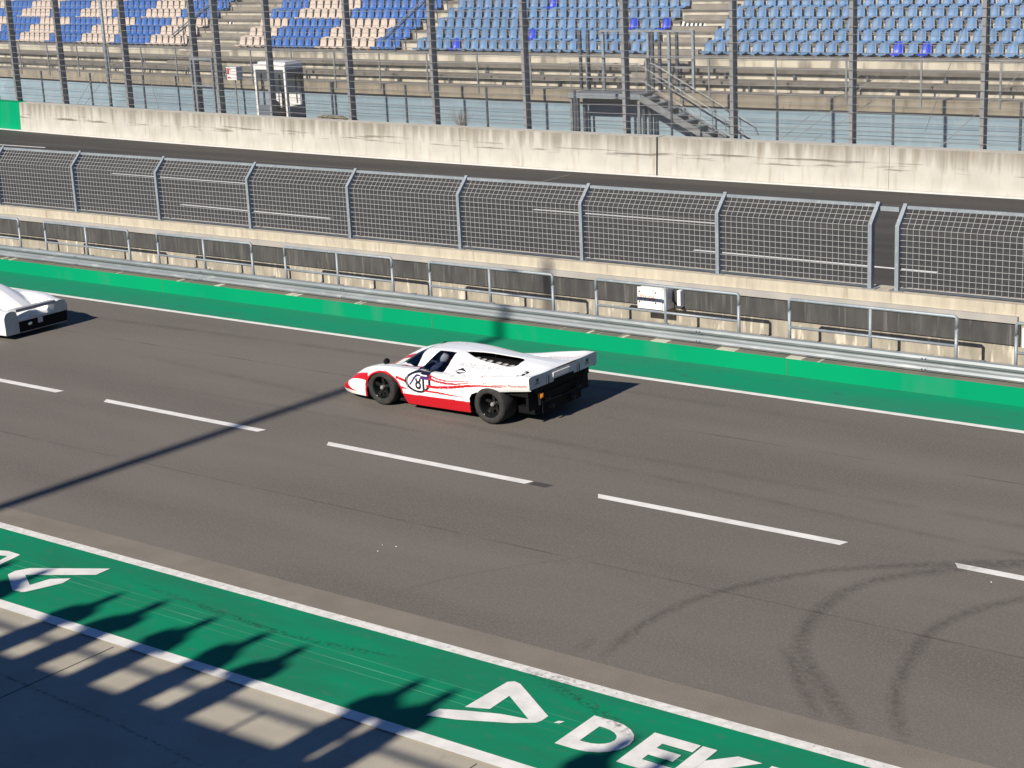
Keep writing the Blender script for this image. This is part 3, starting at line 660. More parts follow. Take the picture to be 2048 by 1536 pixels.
# seats
def seat_mesh(mt):
    bm = bmesh.new(); P = [(0, -.02, .0), (0, .0, .035), (0, .14, .015), (0, .28, .0), (0, .345, .06), (0, .375, .16), (0, .40, .27), (0, .415, .34), (0, .425, .375), (0, .428, .395)]
    W_ = [.195, .21, .21, .20, .19, .182, .172, .155, .125, .065]; n = 7; g = []
    for (x, yy, zz), wd in zip(P, W_):
        row = []
        for j in range(n):
            s = -1+2*j/(n-1); c = s*s
            row.append(bm.verts.new((s*wd, yy-.05*c*(1 if zz > .05 else .2), zz*1.10+.035*c*(1 if zz < .05 else 0))))
        g.append(row)
    for i in range(len(P)-1):
        for j in range(n-1): bm.faces.new((g[i][j], g[i][j+1], g[i+1][j+1], g[i+1][j]))
    bmesh.ops.recalc_face_normals(bm, faces=bm.faces[:]); bmesh.ops.solidify(bm, geom=bm.faces[:], thickness=.018)
    b = bmesh.ops.create_cube(bm, size=1.0)['verts']
    for v in b: v.co = Vector((v.co.x*.10, .14+v.co.y*.2, -.06+v.co.z*.09))
    me = bpy.data.meshes.new('seat'); bm.to_mesh(me); bm.free(); me.materials.append(mt)
    me.polygons.foreach_set('use_smooth', [True]*len(me.polygons)); return me
SM = {k: seat_mesh(M['seat_'+k]) for k in ('blue', 'royal', 'cream', 'deep')}
SP = .495
def seatpos(x, r):
    yy, zz = rowy[2+r]; return (x, yy+.24+yo(x), zz+.055)
rows_w = ['front', 'second', 'third', 'fourth', 'fifth', 'sixth', 'seventh']
def ordinal(n):
    return (ORD[n-1] if n <= 12 else '%d%s' % (n, {1: 'st', 2: 'nd', 3: 'rd'}.get(n % 10 if n not in (11, 12, 13) else 0, 'th')))
deep = {(0, 'R', 15), (0, 'R', 17), (1, 'L', 12), (2, 'L', 3), (2, 'L', 0), (4, 'L', 13), (0, 'L', 19)}
stuff = []; count = 0
for r in range(7):
    nR = 36; nL = 24
    for side, n in (('L', nL), ('R', nR)):
        for k in range(n):
            x = (-34.5-k*SP) if side == 'L' else (-31.75+k*SP)
            if x > -13.2: continue
            loc = seatpos(x, r)
            # outside the picture on the right, or above its top edge
            if r >= 6 or x > -17.2+.6*r*-.2 or count >= 300 or (r == 5 and side == 'L'):
                stuff.append((loc, 'blue')); continue
            dp = (r, side, k) in deep
            o = bpy.data.objects.new('bucket_seat', SM['deep' if dp else 'blue']); COL.objects.link(o); o.location = loc
            col_ = 'deep royal blue' if dp else 'faded light blue'
            o.rotation_euler = (R(random.uniform(-3.5, 3)), R(random.uniform(-1.5, 1.5)), R(random.uniform(-4, 4)))
            where = 'left' if side == 'L' else 'right'
            tag(o, '%s seat, %s row, %s %s of the steps behind the platform' % (col_, rows_w[r], ordinal(k+1), where), 'seat', 'bucket seats in the grandstand'); count += 1
# two-tone blocks to the left: bands of six that shift by two seats each row
for r in range(7):
    for (xa, xb, off) in ((-46.99, -57.4, 0), (-61.2, -90, 3)):
        k = 0; x = xa-.3
        while x > xb:
            i = int((xa-x)/SP+.5)-1
            if xa > -50: band = 0 if i < 3 else (((i-3)//7)+(0 if r < 3 else 1)+1) % 2
            else: band = ((i//6)+(0 if r < 3 else 1)+1) % 2
            stuff.append((seatpos(x, r), 'royal' if band == 0 else 'cream')); k += 1; x -= SP
m = MB(); me0 = SM['blue']; V0 = [tuple(v.co) for v in me0.vertices]; F0 = [tuple(p.vertices) for p in me0.polygons]
idx = {'blue': 0, 'royal': 1, 'cream': 2}
for loc, c in stuff:
    b = len(m.v); m.v += [(a+loc[0], d+loc[1], e+loc[2]) for a, d, e in V0]; m.f += [tuple(q+b for q in f) for f in F0]; m.m += [idx[c]]*len(F0)
o = m.build('seat_rows', [M['seat_blue'], M['seat_royal'], M['seat_cream']], smooth=True, fix=False)
tag(o, 'rows of royal blue and cream bucket seats in the far blocks', 'seats', 'bucket seats in the grandstand', 'stuff')

# ------------------------------------------------------------------ steel platform and stairs
T = thing('steel_platform', 'grey steel platform with stairs and door frames at the grandstand', 'platform')
YP = 50.4
m = MB(); m.box(-35.28, -32.30, YP+.06, 51.18+.24, 1.64, 1.725); m.build('deck', M['steel'], T)
m = MB(); m.box(-35.32, -32.26, YP, YP+.06, 1.56, 1.74); m.build('deck_beam', M['galv'], T)
for x in (-35.26, -32.38):
    m = MB(); m.box(x-.05, x+.05, YP+.07, YP+.16, 0, 1.638); m.build('front_leg', M['steel'], T)
for x in (-35.36, -35.05, -32.5, -32.25):
    m = MB(); m.box(x-.05, x+.05, 50.98, 51.10, 0, 1.638); m.build('rear_leg', M['steel_dark'], T)
m = MB()
for z in (2.80, 2.30): m.tube([(-35.25, YP+.03, z), (-32.3, YP+.03, z)], .020, 8)
m.build('deck_rail', M['steel'], T)
for x in (-35.2, -33.8, -32.4):
    m = MB(); m.tube([(x, YP+.03, 1.74), (x, YP+.03, 2.80)], .020, 8); m.build('rail_post', M['steel'], T)
for x, mt in ((-35.58, 'steel_dark'), (-35.22, 'steel_dark'), (-34.55, 'galv'), (-32.60, 'galv'), (-32.42, 'steel_dark'), (-32.12, 'steel_dark'), (-31.72, 'galv'), (-31.40, 'steel_dark'), (-30.73, 'galv')):
    m = MB(); m.box(x-.045, x+.045, 51.30+yo(x), 51.40+yo(x), 1.72, 3.85); m.build('frame_post', M[mt], T)
m = MB(); m.box(-34.6, -30.68, 51.24+.2, 51.32+.2, 3.80, 3.87); m.box(-31.45, -30.68, 51.44, 51.50, 1.84, 1.92); m.box(-31.45, -30.68, 51.44, 51.50, 2.55, 2.61); m.build('frame_lintel', M['steel'], T)
sx0, sz0, sx1, sz1 = -32.25, 1.66, -28.75, -.06
ys0, ys1 = YP, 51.2
for y_ in (ys0, ys1):
    m = MB(); m.bar((sx0, y_, sz0-.04), (sx1, y_, sz1), .05, .24); m.build('stringer', M['steel'], T)
n = 9
for k in range(n):
    f = (k+.4)/n; x = sx0+(sx1-sx0)*f; z = sz0+(sz1-sz0)*f
    m = MB(); m.box(x-.15, x+.15, ys0+.03, ys1-.03, z+.0, z+.04); m.build('tread', M['galv'], T)
for y_ in (ys0, ys1):
    m = MB()
    for dz in (1.05, .55): m.tube([(sx0-.1, y_, sz0+dz+.03), (sx0+.1, y_, sz0+dz), (sx1+.5, y_, sz1+dz-.28), (sx1+.6, y_, sz1+dz-.5)], .018, 8)
    m.build('stair_rail', M['steel'], T)
    for f in (.33, .69, .97):
        x = sx0+(sx1-sx0)*f; z = sz0+(sz1-sz0)*f
        m = MB(); m.tube([(x, y_, z-.1), (x, y_, z+1.05)], .018, 8); m.build('stair_rail_post', M['steel'], T)
m = MB(); m.box(-30.4, -30.32, 50.7, 50.78, 0, .72); m.build('stair_support', M['steel_dark'], T)

#CARS-BEGIN
# ------------------------------------------------------------------ race cars: body skins lofted from station tables
def pchip(x, Y, q):
    """monotone cubic along axis 0"""
    x = np.asarray(x, float); Y = np.asarray(Y, float); q = np.clip(np.asarray(q, float), x[0], x[-1])
    h = np.diff(x); d = np.diff(Y, axis=0)/h[:, None]
    s = np.zeros_like(Y); s[0] = d[0]; s[-1] = d[-1]
    for i in range(1, len(x)-1):
        w1 = 2*h[i]+h[i-1]; w2 = h[i]+2*h[i-1]; a, b = d[i-1], d[i]
        ok = a*b > 0
        s[i] = np.where(ok, (w1+w2)/(w1/np.where(ok, a, 1)+w2/np.where(ok, b, 1)), 0)
    k = np.clip(np.searchsorted(x, q, 'right')-1, 0, len(x)-2); t = ((q-x[k])/h[k])[:, None]; H_ = h[k][:, None]
    return (2*t**3-3*t*t+1)*Y[k]+(t**3-2*t*t+t)*H_*s[k]+(-2*t**3+3*t*t)*Y[k+1]+(t**3-t*t)*H_*s[k+1]

class Skin:
    def __init__(s, us, cols, Z, uw, W, ub, ZB):
        s.us, s.cols, s.Z, s.uw, s.W, s.ub, s.ZB = us, cols, np.array(Z, float), uw, np.array(W, float)[:, None], ub, np.array(ZB, float)[:, None]
    def w(s, u): return pchip(s.uw, s.W, u)[:, 0]
    def zb(s, u): return pchip(s.ub, s.ZB, u)[:, 0]
    def top(s, u, v):
        """height at scalar/array u for lateral v"""
        u = np.atleast_1d(np.asarray(u, float)); v = np.atleast_1d(np.asarray(v, float))
        out = []
        for a, b in zip(u, v):
            col = pchip(s.us, s.Z, [a])[0]; f = min(abs(b)/s.w([a])[0], 1)
            out.append(pchip(s.cols, col[:, None], [f])[0, 0])
        return np.array(out)
    def side(s, u, z):
        """lateral distance |v| of the outer skin at height z"""
        col = pchip(s.us, s.Z, [u])[0]; w_ = s.w([u])[0]; zs = col[-1]; zb_ = s.zb([u])[0]
        if z <= zs:
            t = min(max((zs-z)/max(zs-zb_, .01), 0), 1); return w_-s.tuck*t*t+s.bulge*math.sin(math.pi*t)
        f = np.linspace(1, .55, 46); zz = pchip(s.cols, col[:, None], f)[:, 0]
        for a, b in zip(f, zz):
            if b >= z: return a*w_
        return f[int(np.argmax(zz))]*w_
    tuck = .05; bulge = .008
    def grid(s, nu, nv, ns):
        U = np.linspace(s.us[0], s.us[-1], nu); C_ = pchip(s.us, s.Z, U); Wd = s.w(U); Zb = s.zb(U)
        f = np.linspace(0, 1, nv); T = pchip(s.cols, C_.T, f).T            # nu x nv
        rows = []
        for i in range(nu):
            top = [(U[i], f[j]*Wd[i], T[i, j]) for j in range(nv)]
            sd_ = []
            for k in range(1, ns+1):
                t = k/ns; sd_.append((U[i], Wd[i]-s.tuck*t*t+s.bulge*math.sin(math.pi*t), T[i, -1]*(1-t)+Zb[i]*t))
            right = top+sd_
            left = [(a, -b, c) for a, b, c in right[:0:-1]]
            rows.append(left+right)
        return np.array(rows)                                                # nu x M x 3

def skin_objects(P, classify, colour, parts, parent, mats, off):
    """split the skin grid into named meshes; classify(u,v,z) -> part name or None"""
    nu, Mx, _ = P.shape
    Cn = (P[:-1, :-1]+P[1:, :-1]+P[:-1, 1:]+P[1:, 1:])/4
    groups = {}
    for i in range(nu-1):
        for j in range(Mx-1):
            c = Cn[i, j]; g = classify(c[0], c[1], c[2])
            if g: groups.setdefault(g, []).append((i, j))
    out = {}
    for g, fs in groups.items():
        idx = {}; V = []; F = []; CC = []
        def vid(i, j):
            if (i, j) not in idx:
                idx[(i, j)] = len(V); p = P[i, j]; V.append((off[0]+p[0], off[1]+p[1], off[2]+p[2])); CC.append(colour(*p))
            return idx[(i, j)]
        for i, j in fs: F.append((vid(i, j), vid(i, j+1), vid(i+1, j+1), vid(i+1, j)))
        me = bpy.data.meshes.new(g); me.from_pydata(V, [], F); me.materials.append(mats[g])
        at = me.color_attributes.new('paint', 'FLOAT_COLOR', 'POINT')
        at.data.foreach_set('color', [c for col in CC for c in (*col, 1.0)])
        me.polygons.foreach_set('use_smooth', [True]*len(F)); me.update()
        o = bpy.data.objects.new(g, me); COL.objects.link(o); o.parent = parent; out[g] = o
    return out

def paint_mat(name):
    m = bpy.data.materials.new(name); m.use_nodes = True; t = m.node_tree; b = t.nodes["Principled BSDF"]
    a = t.nodes.new("ShaderNodeAttribute"); a.attribute_name = 'paint'; t.links.new(a.outputs[0], b.inputs[0])
    b.inputs["Roughness"].default_value = .32; b.inputs["Coat Weight"].default_value = .7; b.inputs["Coat Roughness"].default_value = .04
    return m
M['paint'] = paint_mat('paint')

def wheel(parent, x, y, z, rad, wid, side, spokes=5, rimr=.19):
    """one wheel centred at x, outer face at y, side -1 = facing the viewer"""
    yc = y-side*wid/2
    W_ = MB(); s = side
    # rim barrel and face
    W_.lathe([(rimr, s*wid/2*.92), (rimr-.012, s*wid/2*.80), (rimr-.03, s*wid/2*.2), (rimr-.035, -s*wid/2*.8)], (x, yc, z), 'y', 40)
    fd = s*(wid/2-(.16 if wid > .35 else .09))
    W_.lathe([(0, fd+s*.02), (.05, fd+s*.02), (.06, fd-s*.02), (.06, fd-s*.06)], (x, yc, z), 'y', 20)
    for k in range(spokes):
        a = 2*math.pi*k/spokes+.3
        p0 = (x+.04*math.cos(a), yc+fd, z+.04*math.sin(a)); p1 = (x+(rimr-.02)*math.cos(a), yc+fd+s*.015, z+(rimr-.02)*math.sin(a))
        W_.bar(p0, p1, .055, .03, (0, 1, 0))
    W_.lathe([(0, fd-s*.09), (rimr-.03, fd-s*.09)], (x, yc, z), 'y', 32)
    w_ = W_.build('wheel', M['rim'], parent, smooth=False)
    T_ = MB(); r = rad
    T_.lathe([(rimr, s*wid*.46), (rimr+.02, s*wid*.5), (r-.045, s*wid*.5), (r-.015, s*wid*.47), (r, s*wid*.40), (r, -s*wid*.40), (r-.015, -s*wid*.47), (r-.045, -s*wid*.5), (rimr, -s*wid*.5)], (x, yc, z), 'y', 56)
    T_.build('tyre', M['rubber'], w_, smooth=True)
    N_ = MB(); N_.lathe([(.0, fd+s*.085), (.022, fd+s*.085), (.036, fd+s*.07), (.038, fd+s*.02), (.045, fd+s*.02)], (x, yc, z), 'y', 12); N_.build('hub_nut', M['silver'], w_)
    B_ = MB(); a = R(-125); B_.ball((x+(rimr-.008)*math.cos(a), yc+s*wid*.44, z+(rimr-.008)*math.sin(a)), .013, 8, 6); B_.build('balance_weight', M['silver'], w_)
    return w_

# ---- near car
X0, Y0 = -19.47, 21.55
cols = [0, .22, .38, .50, .62, .74, .85, .93, 1.0]
us = [0, .07, .18, .35, .6, .85, 1.06, 1.29, 1.50, 1.73, 2.02, 2.29, 2.63, 2.97, 3.35, 3.7, 3.96, 4.08]
Zt = [[.215, .215, .215, .215, .215, .21, .205, .20, .19],
      [.285, .285, .29, .29, .29, .29, .28, .27, .25],
      [.33, .335, .345, .355, .365, .37, .36, .345, .315],
      [.375, .385, .41, .44, .475, .49, .48, .455, .40],
      [.425, .435, .465, .515, .575, .60, .60, .575, .49],
      [.572, .565, .545, .580, .63, .655, .655, .635, .555],
      [.700, .690, .645, .615, .645, .668, .668, .645, .57],
      [.832, .822, .772, .675, .645, .668, .675, .648, .575],
      [.900, .892, .852, .757, .664, .672, .680, .650, .58],
      [.930, .923, .895, .810, .700, .665, .670, .645, .58],
      [.940, .933, .908, .828, .720, .665, .665, .645, .58],
      [.928, .921, .900, .838, .745, .675, .665, .650, .59],
      [.908, .899, .872, .822, .745, .685, .680, .675, .62],
      [.895, .882, .842, .785, .715, .680, .710, .715, .67],
      [.890, .870, .815, .760, .727, .733, .768, .778, .735],
      [.880, .860, .812, .772, .757, .768, .808, .828, .785],
      [.868, .858, .835, .812, .810, .826, .854, .862, .828],
      [.862, .862, .861, .860, .860, .862, .866, .864, .848]]
SK = Skin(us, cols, Zt, [0, .05, .14, .28, .48, .8, 1.06, 1.6, 2.2, 2.8, 3.3, 3.8, 4.12], [.80, .86, .905, .945, .965, .98, .985, .965, .955, .97, .99, .98, .955],
          [0, .3, .6, 1.5, 2.9, 3.1, 3.36, 4.12], [.105, .10, .10, .095, .12, .28, .51, .635])
P = SK.grid(620, 132, 60)
# nose front wall down to the lip
nose = P[:1].copy(); nose[..., 2] = .105; nose[..., 0] -= .0; P = np.concatenate([nose, P]); P[0, :, 0] += .03
# round the nose in plan
P[:, :, 0] -= .075*np.clip(1-P[:, :, 0]/.4, 0, 1)
P[:, :, 0] += .07*np.clip((np.abs(P[:, :, 1])/.95), 0, 1)**2*np.clip(1-P[:, :, 0]/.5, 0, 1)
def in_arch(u, z):
    a = u-1.035
    hw = .385+max(0, .30-z)*.48*(1 if a > 0 else .42)
    return (z < .27 and abs(a) < hw) or ((a/.385)**2+((z-.27)/.315)**2 < 1)
def near_arch(u, z):
    a = u-1.035; hw = .385+max(0, .30-z)*.48*(1 if a > 0 else .42)
    return (z < .27 and abs(a) < hw+.035) or ((a/.42)**2+((z-.27)/.345)**2 < 1)
def in_rear(u, z):
    if u < 2.855: return False
    return z < np.interp(u, [2.855, 2.87, 2.92, 3.02, 3.15, 3.32, 3.7, 4.12], [.16, .38, .455, .495, .518, .534, .576, .632])
def classify(u, v, z):
    a = abs(v)
    if a > .80 and (in_arch(u, z) or in_rear(u, z)): return None
    if 2.26 < u < 3.40:
        e = (u-2.83)/.57
        wd = .175*(1-max(0, -e)**2.2)*(1-max(0, e)**12*.5)
        if .215-wd < -v < .215+wd: return None
    f = a
    # windshield
    lo = .75+1.90*f*f; hi = min(1.43+.10*f, 1.47+(z-.61)*.38)
    if f < .62 and lo < u < hi: return 'windshield'
    # side windows
    if .33 < a < .74 and z > .664 and z < .938:
        k = (z-.664)/.274
        if 1.615+.205*k < u < 2.140+.020*k: return 'side_window.l' if v < 0 else 'side_window.r'
    if a > .66 and 1.56 < u < 2.26 and .30 < z < .70: return 'door.l' if v < 0 else 'door.r'
    return 'body'
WHT = (.83, .83, .83); RED = (.48, .005, .014); DRD = (.38, .012, .025); BLK = (.012, .010, .022); PUR = (.05, .02, .12)
def lerp_y(u, A): return np.interp(u, [a for a, _ in A], [b for _, b in A])
LINES = [([(2.00, .600), (2.15, .572), (2.35, .560), (2.6, .575), (2.9, .640)], 2.0, 2.95, .014, DRD), ([(1.98, .640), (2.2, .605), (2.4, .600), (2.7, .630), (3.0, .690)], 1.99, 3.0, .008, DRD),
         ([(1.95, .462), (2.2, .470), (2.5, .510), (2.8, .570), (3.1, .618), (3.6, .655)], 1.96, 3.55, .019, RED),
         ([(1.90, .378), (2.1, .378), (2.4, .372), (2.75, .375)], 1.91, 2.75, .013, RED), ([(1.40, .385), (1.6, .355)], 1.40, 1.56, .015, RED)]
def colour(u, v, z):
    a = abs(v)
    sidey = a > .60
    # shut lines of nose, door and tail covers
    if z > .28 and u < 2.6 and (abs(u-1.385) < .0045 and a > .45 or abs(u-2.43) < .0045 and a > .72): return (.30, .30, .31)
    if a > .66 and .30 < z < .62 and (abs(u-1.56) < .0045 or abs(u-2.26) < .0045): return (.34, .34, .35)
    if a > .70 and u > 1.2:
        # sill
        if u < 2.90 and z < .272+(u-1.4)*.025: return RED
        for A, u0, u1, wd, c in LINES:
            if u0 < u < u1:
                wd = wd*1.25; tp = 1-.75*max(0, (u-u0)/(u1-u0)-.45)/.55
                if abs(z-lerp_y(u, A)) < wd*tp: return c
        # roundel
        if v < 0 or True:
            du = (u-1.80); dz = (z-.508)
            if abs(du) < .32 and abs(dz) < .21:
                rx = .285 if du < 0 else .265; r = math.hypot(du/rx, dz/.182)
                if du > 0 and dz > 0: r = max(abs(du)/(rx*.98-.0), dz/.160, (du/rx+dz/.182)/1.55)
                if du > 0 and dz <= 0: r = math.hypot(du/(rx*(1+dz*.9)), dz/.182)
                if r < 1:
                    if r > .79: return BLK
                    # bold slash left of the figure, flag and stem right of it
                    if -.06 < dz < .125 and abs(du+.135-dz*.75) < .020+.10*max(0, dz): return PUR
                    if .062 < dz < .108 and .03 < du < .21: return PUR
                    if abs(du-.105) < .022 and -.135 < dz < .09: return BLK
                    return WHT
    # strip behind the front arch
    if a > .7 and 1.32 < u < 1.66 and abs(z-np.interp(u, [1.3, 1.66], [.555, .468])) < .026: return RED
    if a > .6 and u < 1.6 and z < .63 and near_arch(u, z) and (u < 1.16 or z < .60): return RED if u < 1.5 else WHT
    # nose
    if u < .80 and a > .42:
        if z < .168: return WHT
        top_edge = np.interp(u, [.0, .25, .45, .62, .8], [.6, .50, .50, .53, .46])
        if u < .70:
            e = ((u-.52)/.33)**2+((z-.285)/.125)**2
            if a > .72 and e < 1 and u < .72: return WHT
            if z < np.interp(u, [0, .15, .3, .5, .66], [.5, .42, .445, .51, .54]): return RED
    if u < .30 and a <= .42 and z > .168: return RED
    # bonnet stripes
    if .62 < u < 1.66 and v < 0 and z < .735 and abs(a)>.5 and abs(a-np.interp(u, [.6, 1.1, 1.66], [.60, .585, .655])) < .030: return DRD
    if 1.5 < u < 2.6 and False: return RED
    # fin stripes on the inner flank of the tail fins
    if u > 2.9 and .62 < a < .80:
        for o_ in (.665, .70, .75):
            if abs(a-o_-(u-3.4)*.03) < .007: return (.55, .35, .36)
    return WHT
tag_c = thing('race_car', 'white race car with red sills and a number 81 roundel driving on the pit lane', 'race car')
def CL(u, v, z): return (X0+u, Y0+v, z)
OFF = (X0, Y0, 0)
so = skin_objects(P, classify, colour, None, tag_c, {'body': M['paint'], 'door.l': M['paint'], 'door.r': M['paint'], 'windshield': M['glass'], 'side_window.l': M['glass'], 'side_window.r': M['glass']}, OFF)
body = so['body']
for k_ in ('door.l', 'door.r', 'side_window.l', 'side_window.r'): so[k_].name = k_.split('.')[0]; so[k_].data.name = k_.split('.')[0]
md = body.modifiers.new('thick', 'SOLIDIFY'); md.thickness = .012; md.offset = -1; body.data.materials.append(M['interior']); md.material_offset = 1; md.material_offset_rim = 0
# flip check: make normals face outward
for o in so.values():
    bm = bmesh.new(); bm.from_mesh(o.data); bm.faces.ensure_lookup_table()
    f = max(bm.faces, key=lambda f: f.calc_center_median().z)
    if f.normal.z < 0: bmesh.ops.reverse_faces(bm, faces=bm.faces[:])
    bm.to_mesh(o.data); bm.free()
# under tray, wheel-well liners, engine bay, rear frame
m = MB()
m.box(X0+.25, X0+2.95, Y0-.80, Y0+.80, .085, .13)
m.box(X0+1.44, X0+2.0, Y0-.72, Y0+.72, .13, .36); m.box(X0+2.35, X0+2.42, Y0-.78, Y0+.78, .13, .66)
m.box(X0+.62, X0+.64, Y0-.88, Y0+.88, .13, .42); m.box(X0+1.40, X0+1.43, Y0-.84, Y0+.84, .13, .56); m.box(X0+.62, X0+1.43, Y0-.70, Y0-.66, .13, .52); m.box(X0+.62, X0+1.43, Y0+.66, Y0+.70, .13, .52)
m.build('floor_pan', M['dark'], tag_c)
m = MB(); m.box(X0+2.42, X0+3.90, Y0-.40, Y0+.40, .18, .66); m.box(X0+2.95, X0+3.98, Y0-.86, Y0+.86, .50, .66); m.box(X0+3.3, X0+4.0, Y0-.50, Y0+.50, .16, .498); m.box(X0+3.92, X0+3.97, Y0-.84, Y0+.84, .26, .497); m.box(X0+3.55, X0+3.97, Y0-.62, Y0+.62, .15, .258)
m.box(X0+3.45, X0+3.50, Y0-.82, Y0+.82, .28, .34)
m.build('engine_block', M['black'], tag_c)
m = MB()
for s in (-1, 1):
    m.tube([CL(2.6, s*.55, .30), CL(3.4, s*.42, .26), CL(4.07, s*.30, .24)], .04, 10); m.tube([CL(2.7, s*.62, .38), CL(3.6, s*.5, .42), CL(4.09, s*.42, .40)], .03, 8)
    m.tube([CL(3.0, s*.75, .52), CL(4.05, s*.70, .60)], .018, 6); m.tube([CL(4.0, s*.70, .60), CL(4.02, s*.55, .36), CL(4.02, 0, .34)], .012, 6)
m.build('exhaust_pipe', mat('exhaust', (.014, .014, .014), .6, .2), tag_c, smooth=True)
# trumpets in the engine opening beside the spine
for s in (-1,):
    for k in range(7):
        x, y, z = CL(2.50+.132*k+(.05 if k > 2 else 0), s*.235, .835-.010*k)
        m = MB(); m.lathe([(.040, -.14), (.036, -.05), (.044, -.012), (.058, .0), (.052, .004), (.036, -.02), (.03, -.08), (.0, -.08)], (x, y, z), 'z', 16)
        m.build('intake_trumpet', M.setdefault('trumpet', mat('trumpet', (.36, .35, .34), .4, .2)), tag_c, smooth=True)
m = MB(); m.box(X0+2.38, X0+3.44, Y0-.33, Y0+.33, .662, .68); m.box(X0+2.3, X0+3.36, Y0-.05, Y0+.05, .68, .80); m.build('engine_deck', M['black'], tag_c)
# rear fascia, its shade put into the grey, with light cluster recess
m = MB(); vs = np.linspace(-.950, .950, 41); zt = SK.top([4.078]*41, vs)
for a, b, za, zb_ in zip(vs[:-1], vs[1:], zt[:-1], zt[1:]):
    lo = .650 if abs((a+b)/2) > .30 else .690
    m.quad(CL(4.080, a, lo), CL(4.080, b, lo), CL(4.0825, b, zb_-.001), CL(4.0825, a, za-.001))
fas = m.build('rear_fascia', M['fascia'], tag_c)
m = MB(); m.hexa([CL(4.083, -.32, .715), CL(4.09, -.32, .715), CL(4.09, .10, .715), CL(4.083, .10, .715), CL(4.083, -.34, .80), CL(4.11, -.31, .80), CL(4.11, .14, .80), CL(4.083, .16, .80)])
m.build('number_plate', M['white'], tag_c)
for v in (-.46, .40):
    m = MB(); m.box(X0+4.06, X0+4.105, Y0+v-.022, Y0+v+.022, .66, .79); m.build('tail_bracket', M['steel_dark'], tag_c)
m = MB(); m.box(X0+4.079, X0+4.086, Y0-.20, Y0+.35, .838, .855); m.build('red_lamp_strip', M.setdefault('dred', mat('dred', (.20, .02, .02), .4)), tag_c)
for v in (-.64,):
    x, y, z = CL(4.07, v, .50); m = MB(); m.box(x-.032, x+.032, y-.034, y+.034, z-.036, z+.036); m.ball((x+.032, y, z), .028, 12, 8, (.5, 1, 1)); m.build('indicator_lamp', M['orange'], tag_c)
    m = MB(); m.box(x-.04, x+.0, y-.015, y+.015, z-.16, z-.05); m.build('lamp_bracket', M['dark'], tag_c)
# wheels
for s in (-1, 1):
    wheel(tag_c, X0+.955, Y0+s*.955, .302, .302, .27, s, 5, .195)
    wheel(tag_c, X0+3.285, Y0+s*1.0, .310, .310, .40, s, 5, .205)
# mirrors
for v, u, z, mt in ((-.70, .90, .615, 'black'), (.62, 1.12, .635, 'white')):
    m = MB(); m.tube([CL(u, v, z-.02), CL(u+.01, v, z+.06)], .012, 8); m.ball(CL(u, v, z+.085), .058, 14, 10, (.8, 1.15, .95)); o = m.build('mirror', M['black'], tag_c, smooth=True)
    if mt == 'white': mm = MB(); mm.ball(CL(u+.03, v, z+.085), .048, 12, 8, (.7, 1.15, .95)); mm.build('mirror_glass', M['silver'], o, smooth=True)
# cockpit interior
m = MB(); m.box(X0+1.05, X0+2.35, Y0-.62, Y0+.62, .36, .40); m.box(X0+2.24, X0+2.30, Y0-.42, Y0+.42, .40, .80); m.box(X0+1.30, X0+1.42, Y0-.6, Y0+.6, .40, .60); m.build('cockpit_tub', M['interior'], tag_c)
m = MB(); m.tube([CL(2.22, -.40, .60), CL(2.22, -.38, .82), CL(2.22, -.22, .88), CL(2.22, .22, .88), CL(2.22, .38, .82), CL(2.22, .40, .6)], .022, 8); m.build('roll_bar', M['interior'], tag_c, smooth=True)
m = MB(); m.box(X0+2.08, X0+2.17, Y0-.36, Y0+.36, .46, .83); m.box(X0+1.66, X0+2.08, Y0+.10, Y0+.15, .50, .80); m.build('head_rest', M['red'], tag_c)
m = MB(); m.lathe([(.15, .0), (.165, .015), (.15, .03)], (0, 0, 0), 'y', 24); o = m.build('steering_wheel', M['black'], tag_c); o.location = CL(1.36, -.19, .62); o.rotation_euler = (0, 0, R(80))
# driver
dm = MB(); dm.ball((0, 0, 0), .125, 20, 14, (1.1, .92, 1.0)); 
drv = person_mesh_seated = None
def seated():
    J = {'pel': (0, 0, .46), 'sp': (.06, 0, .56), 'ch': (.14, 0, .66), 'nk': (.16, 0, .73), 'hd': (.14, 0, .78)}
    Rr = {'pel': .12, 'sp': .12, 'ch': .13, 'nk': .06, 'hd': .08}
    E_ = [('pel', 'sp'), ('sp', 'ch'), ('ch', 'nk'), ('nk', 'hd')]
    for s, n_ in ((-1, 'l'), (1, 'r')):
        J.update({'sh'+n_: (.14, s*.17, .66), 'el'+n_: (-.05, s*.24, .56), 'wr'+n_: (-.26, s*.15, .63), 'ha'+n_: (-.31, s*.12, .65), 'hp'+n_: (-.05, s*.09, .45), 'kn'+n_: (-.42, s*.11, .52), 'an'+n_: (-.78, s*.1, .44)})
        Rr.update({'sh'+n_: .065, 'el'+n_: .045, 'wr'+n_: .035, 'ha'+n_: .04, 'hp'+n_: .09, 'kn'+n_: .06, 'an'+n_: .045})
        E_ += [('ch', 'sh'+n_), ('sh'+n_, 'el'+n_), ('el'+n_, 'wr'+n_), ('wr'+n_, 'ha'+n_), ('pel', 'hp'+n_), ('hp'+n_, 'kn'+n_), ('kn'+n_, 'an'+n_)]
    names = list(J); me = bpy.data.meshes.new('person'); me.from_pydata([J[k] for k in names], [(names.index(a), names.index(b)) for a, b in E_], [])
    o = bpy.data.objects.new('person', me); COL.objects.link(o); o.modifiers.new('skin', 'SKIN'); sv = me.skin_vertices[0].data
    for i, k in enumerate(names): sv[i].radius = (Rr[k], Rr[k]); sv[i].use_root = (k == 'pel')
    o.modifiers.new('sub', 'SUBSURF').levels = 1
    dg = bpy.context.evaluated_depsgraph_get(); me2 = bpy.data.meshes.new_from_object(o.evaluated_get(dg)); bpy.data.objects.remove(o); me2.materials.append(M['cloth']); return me2
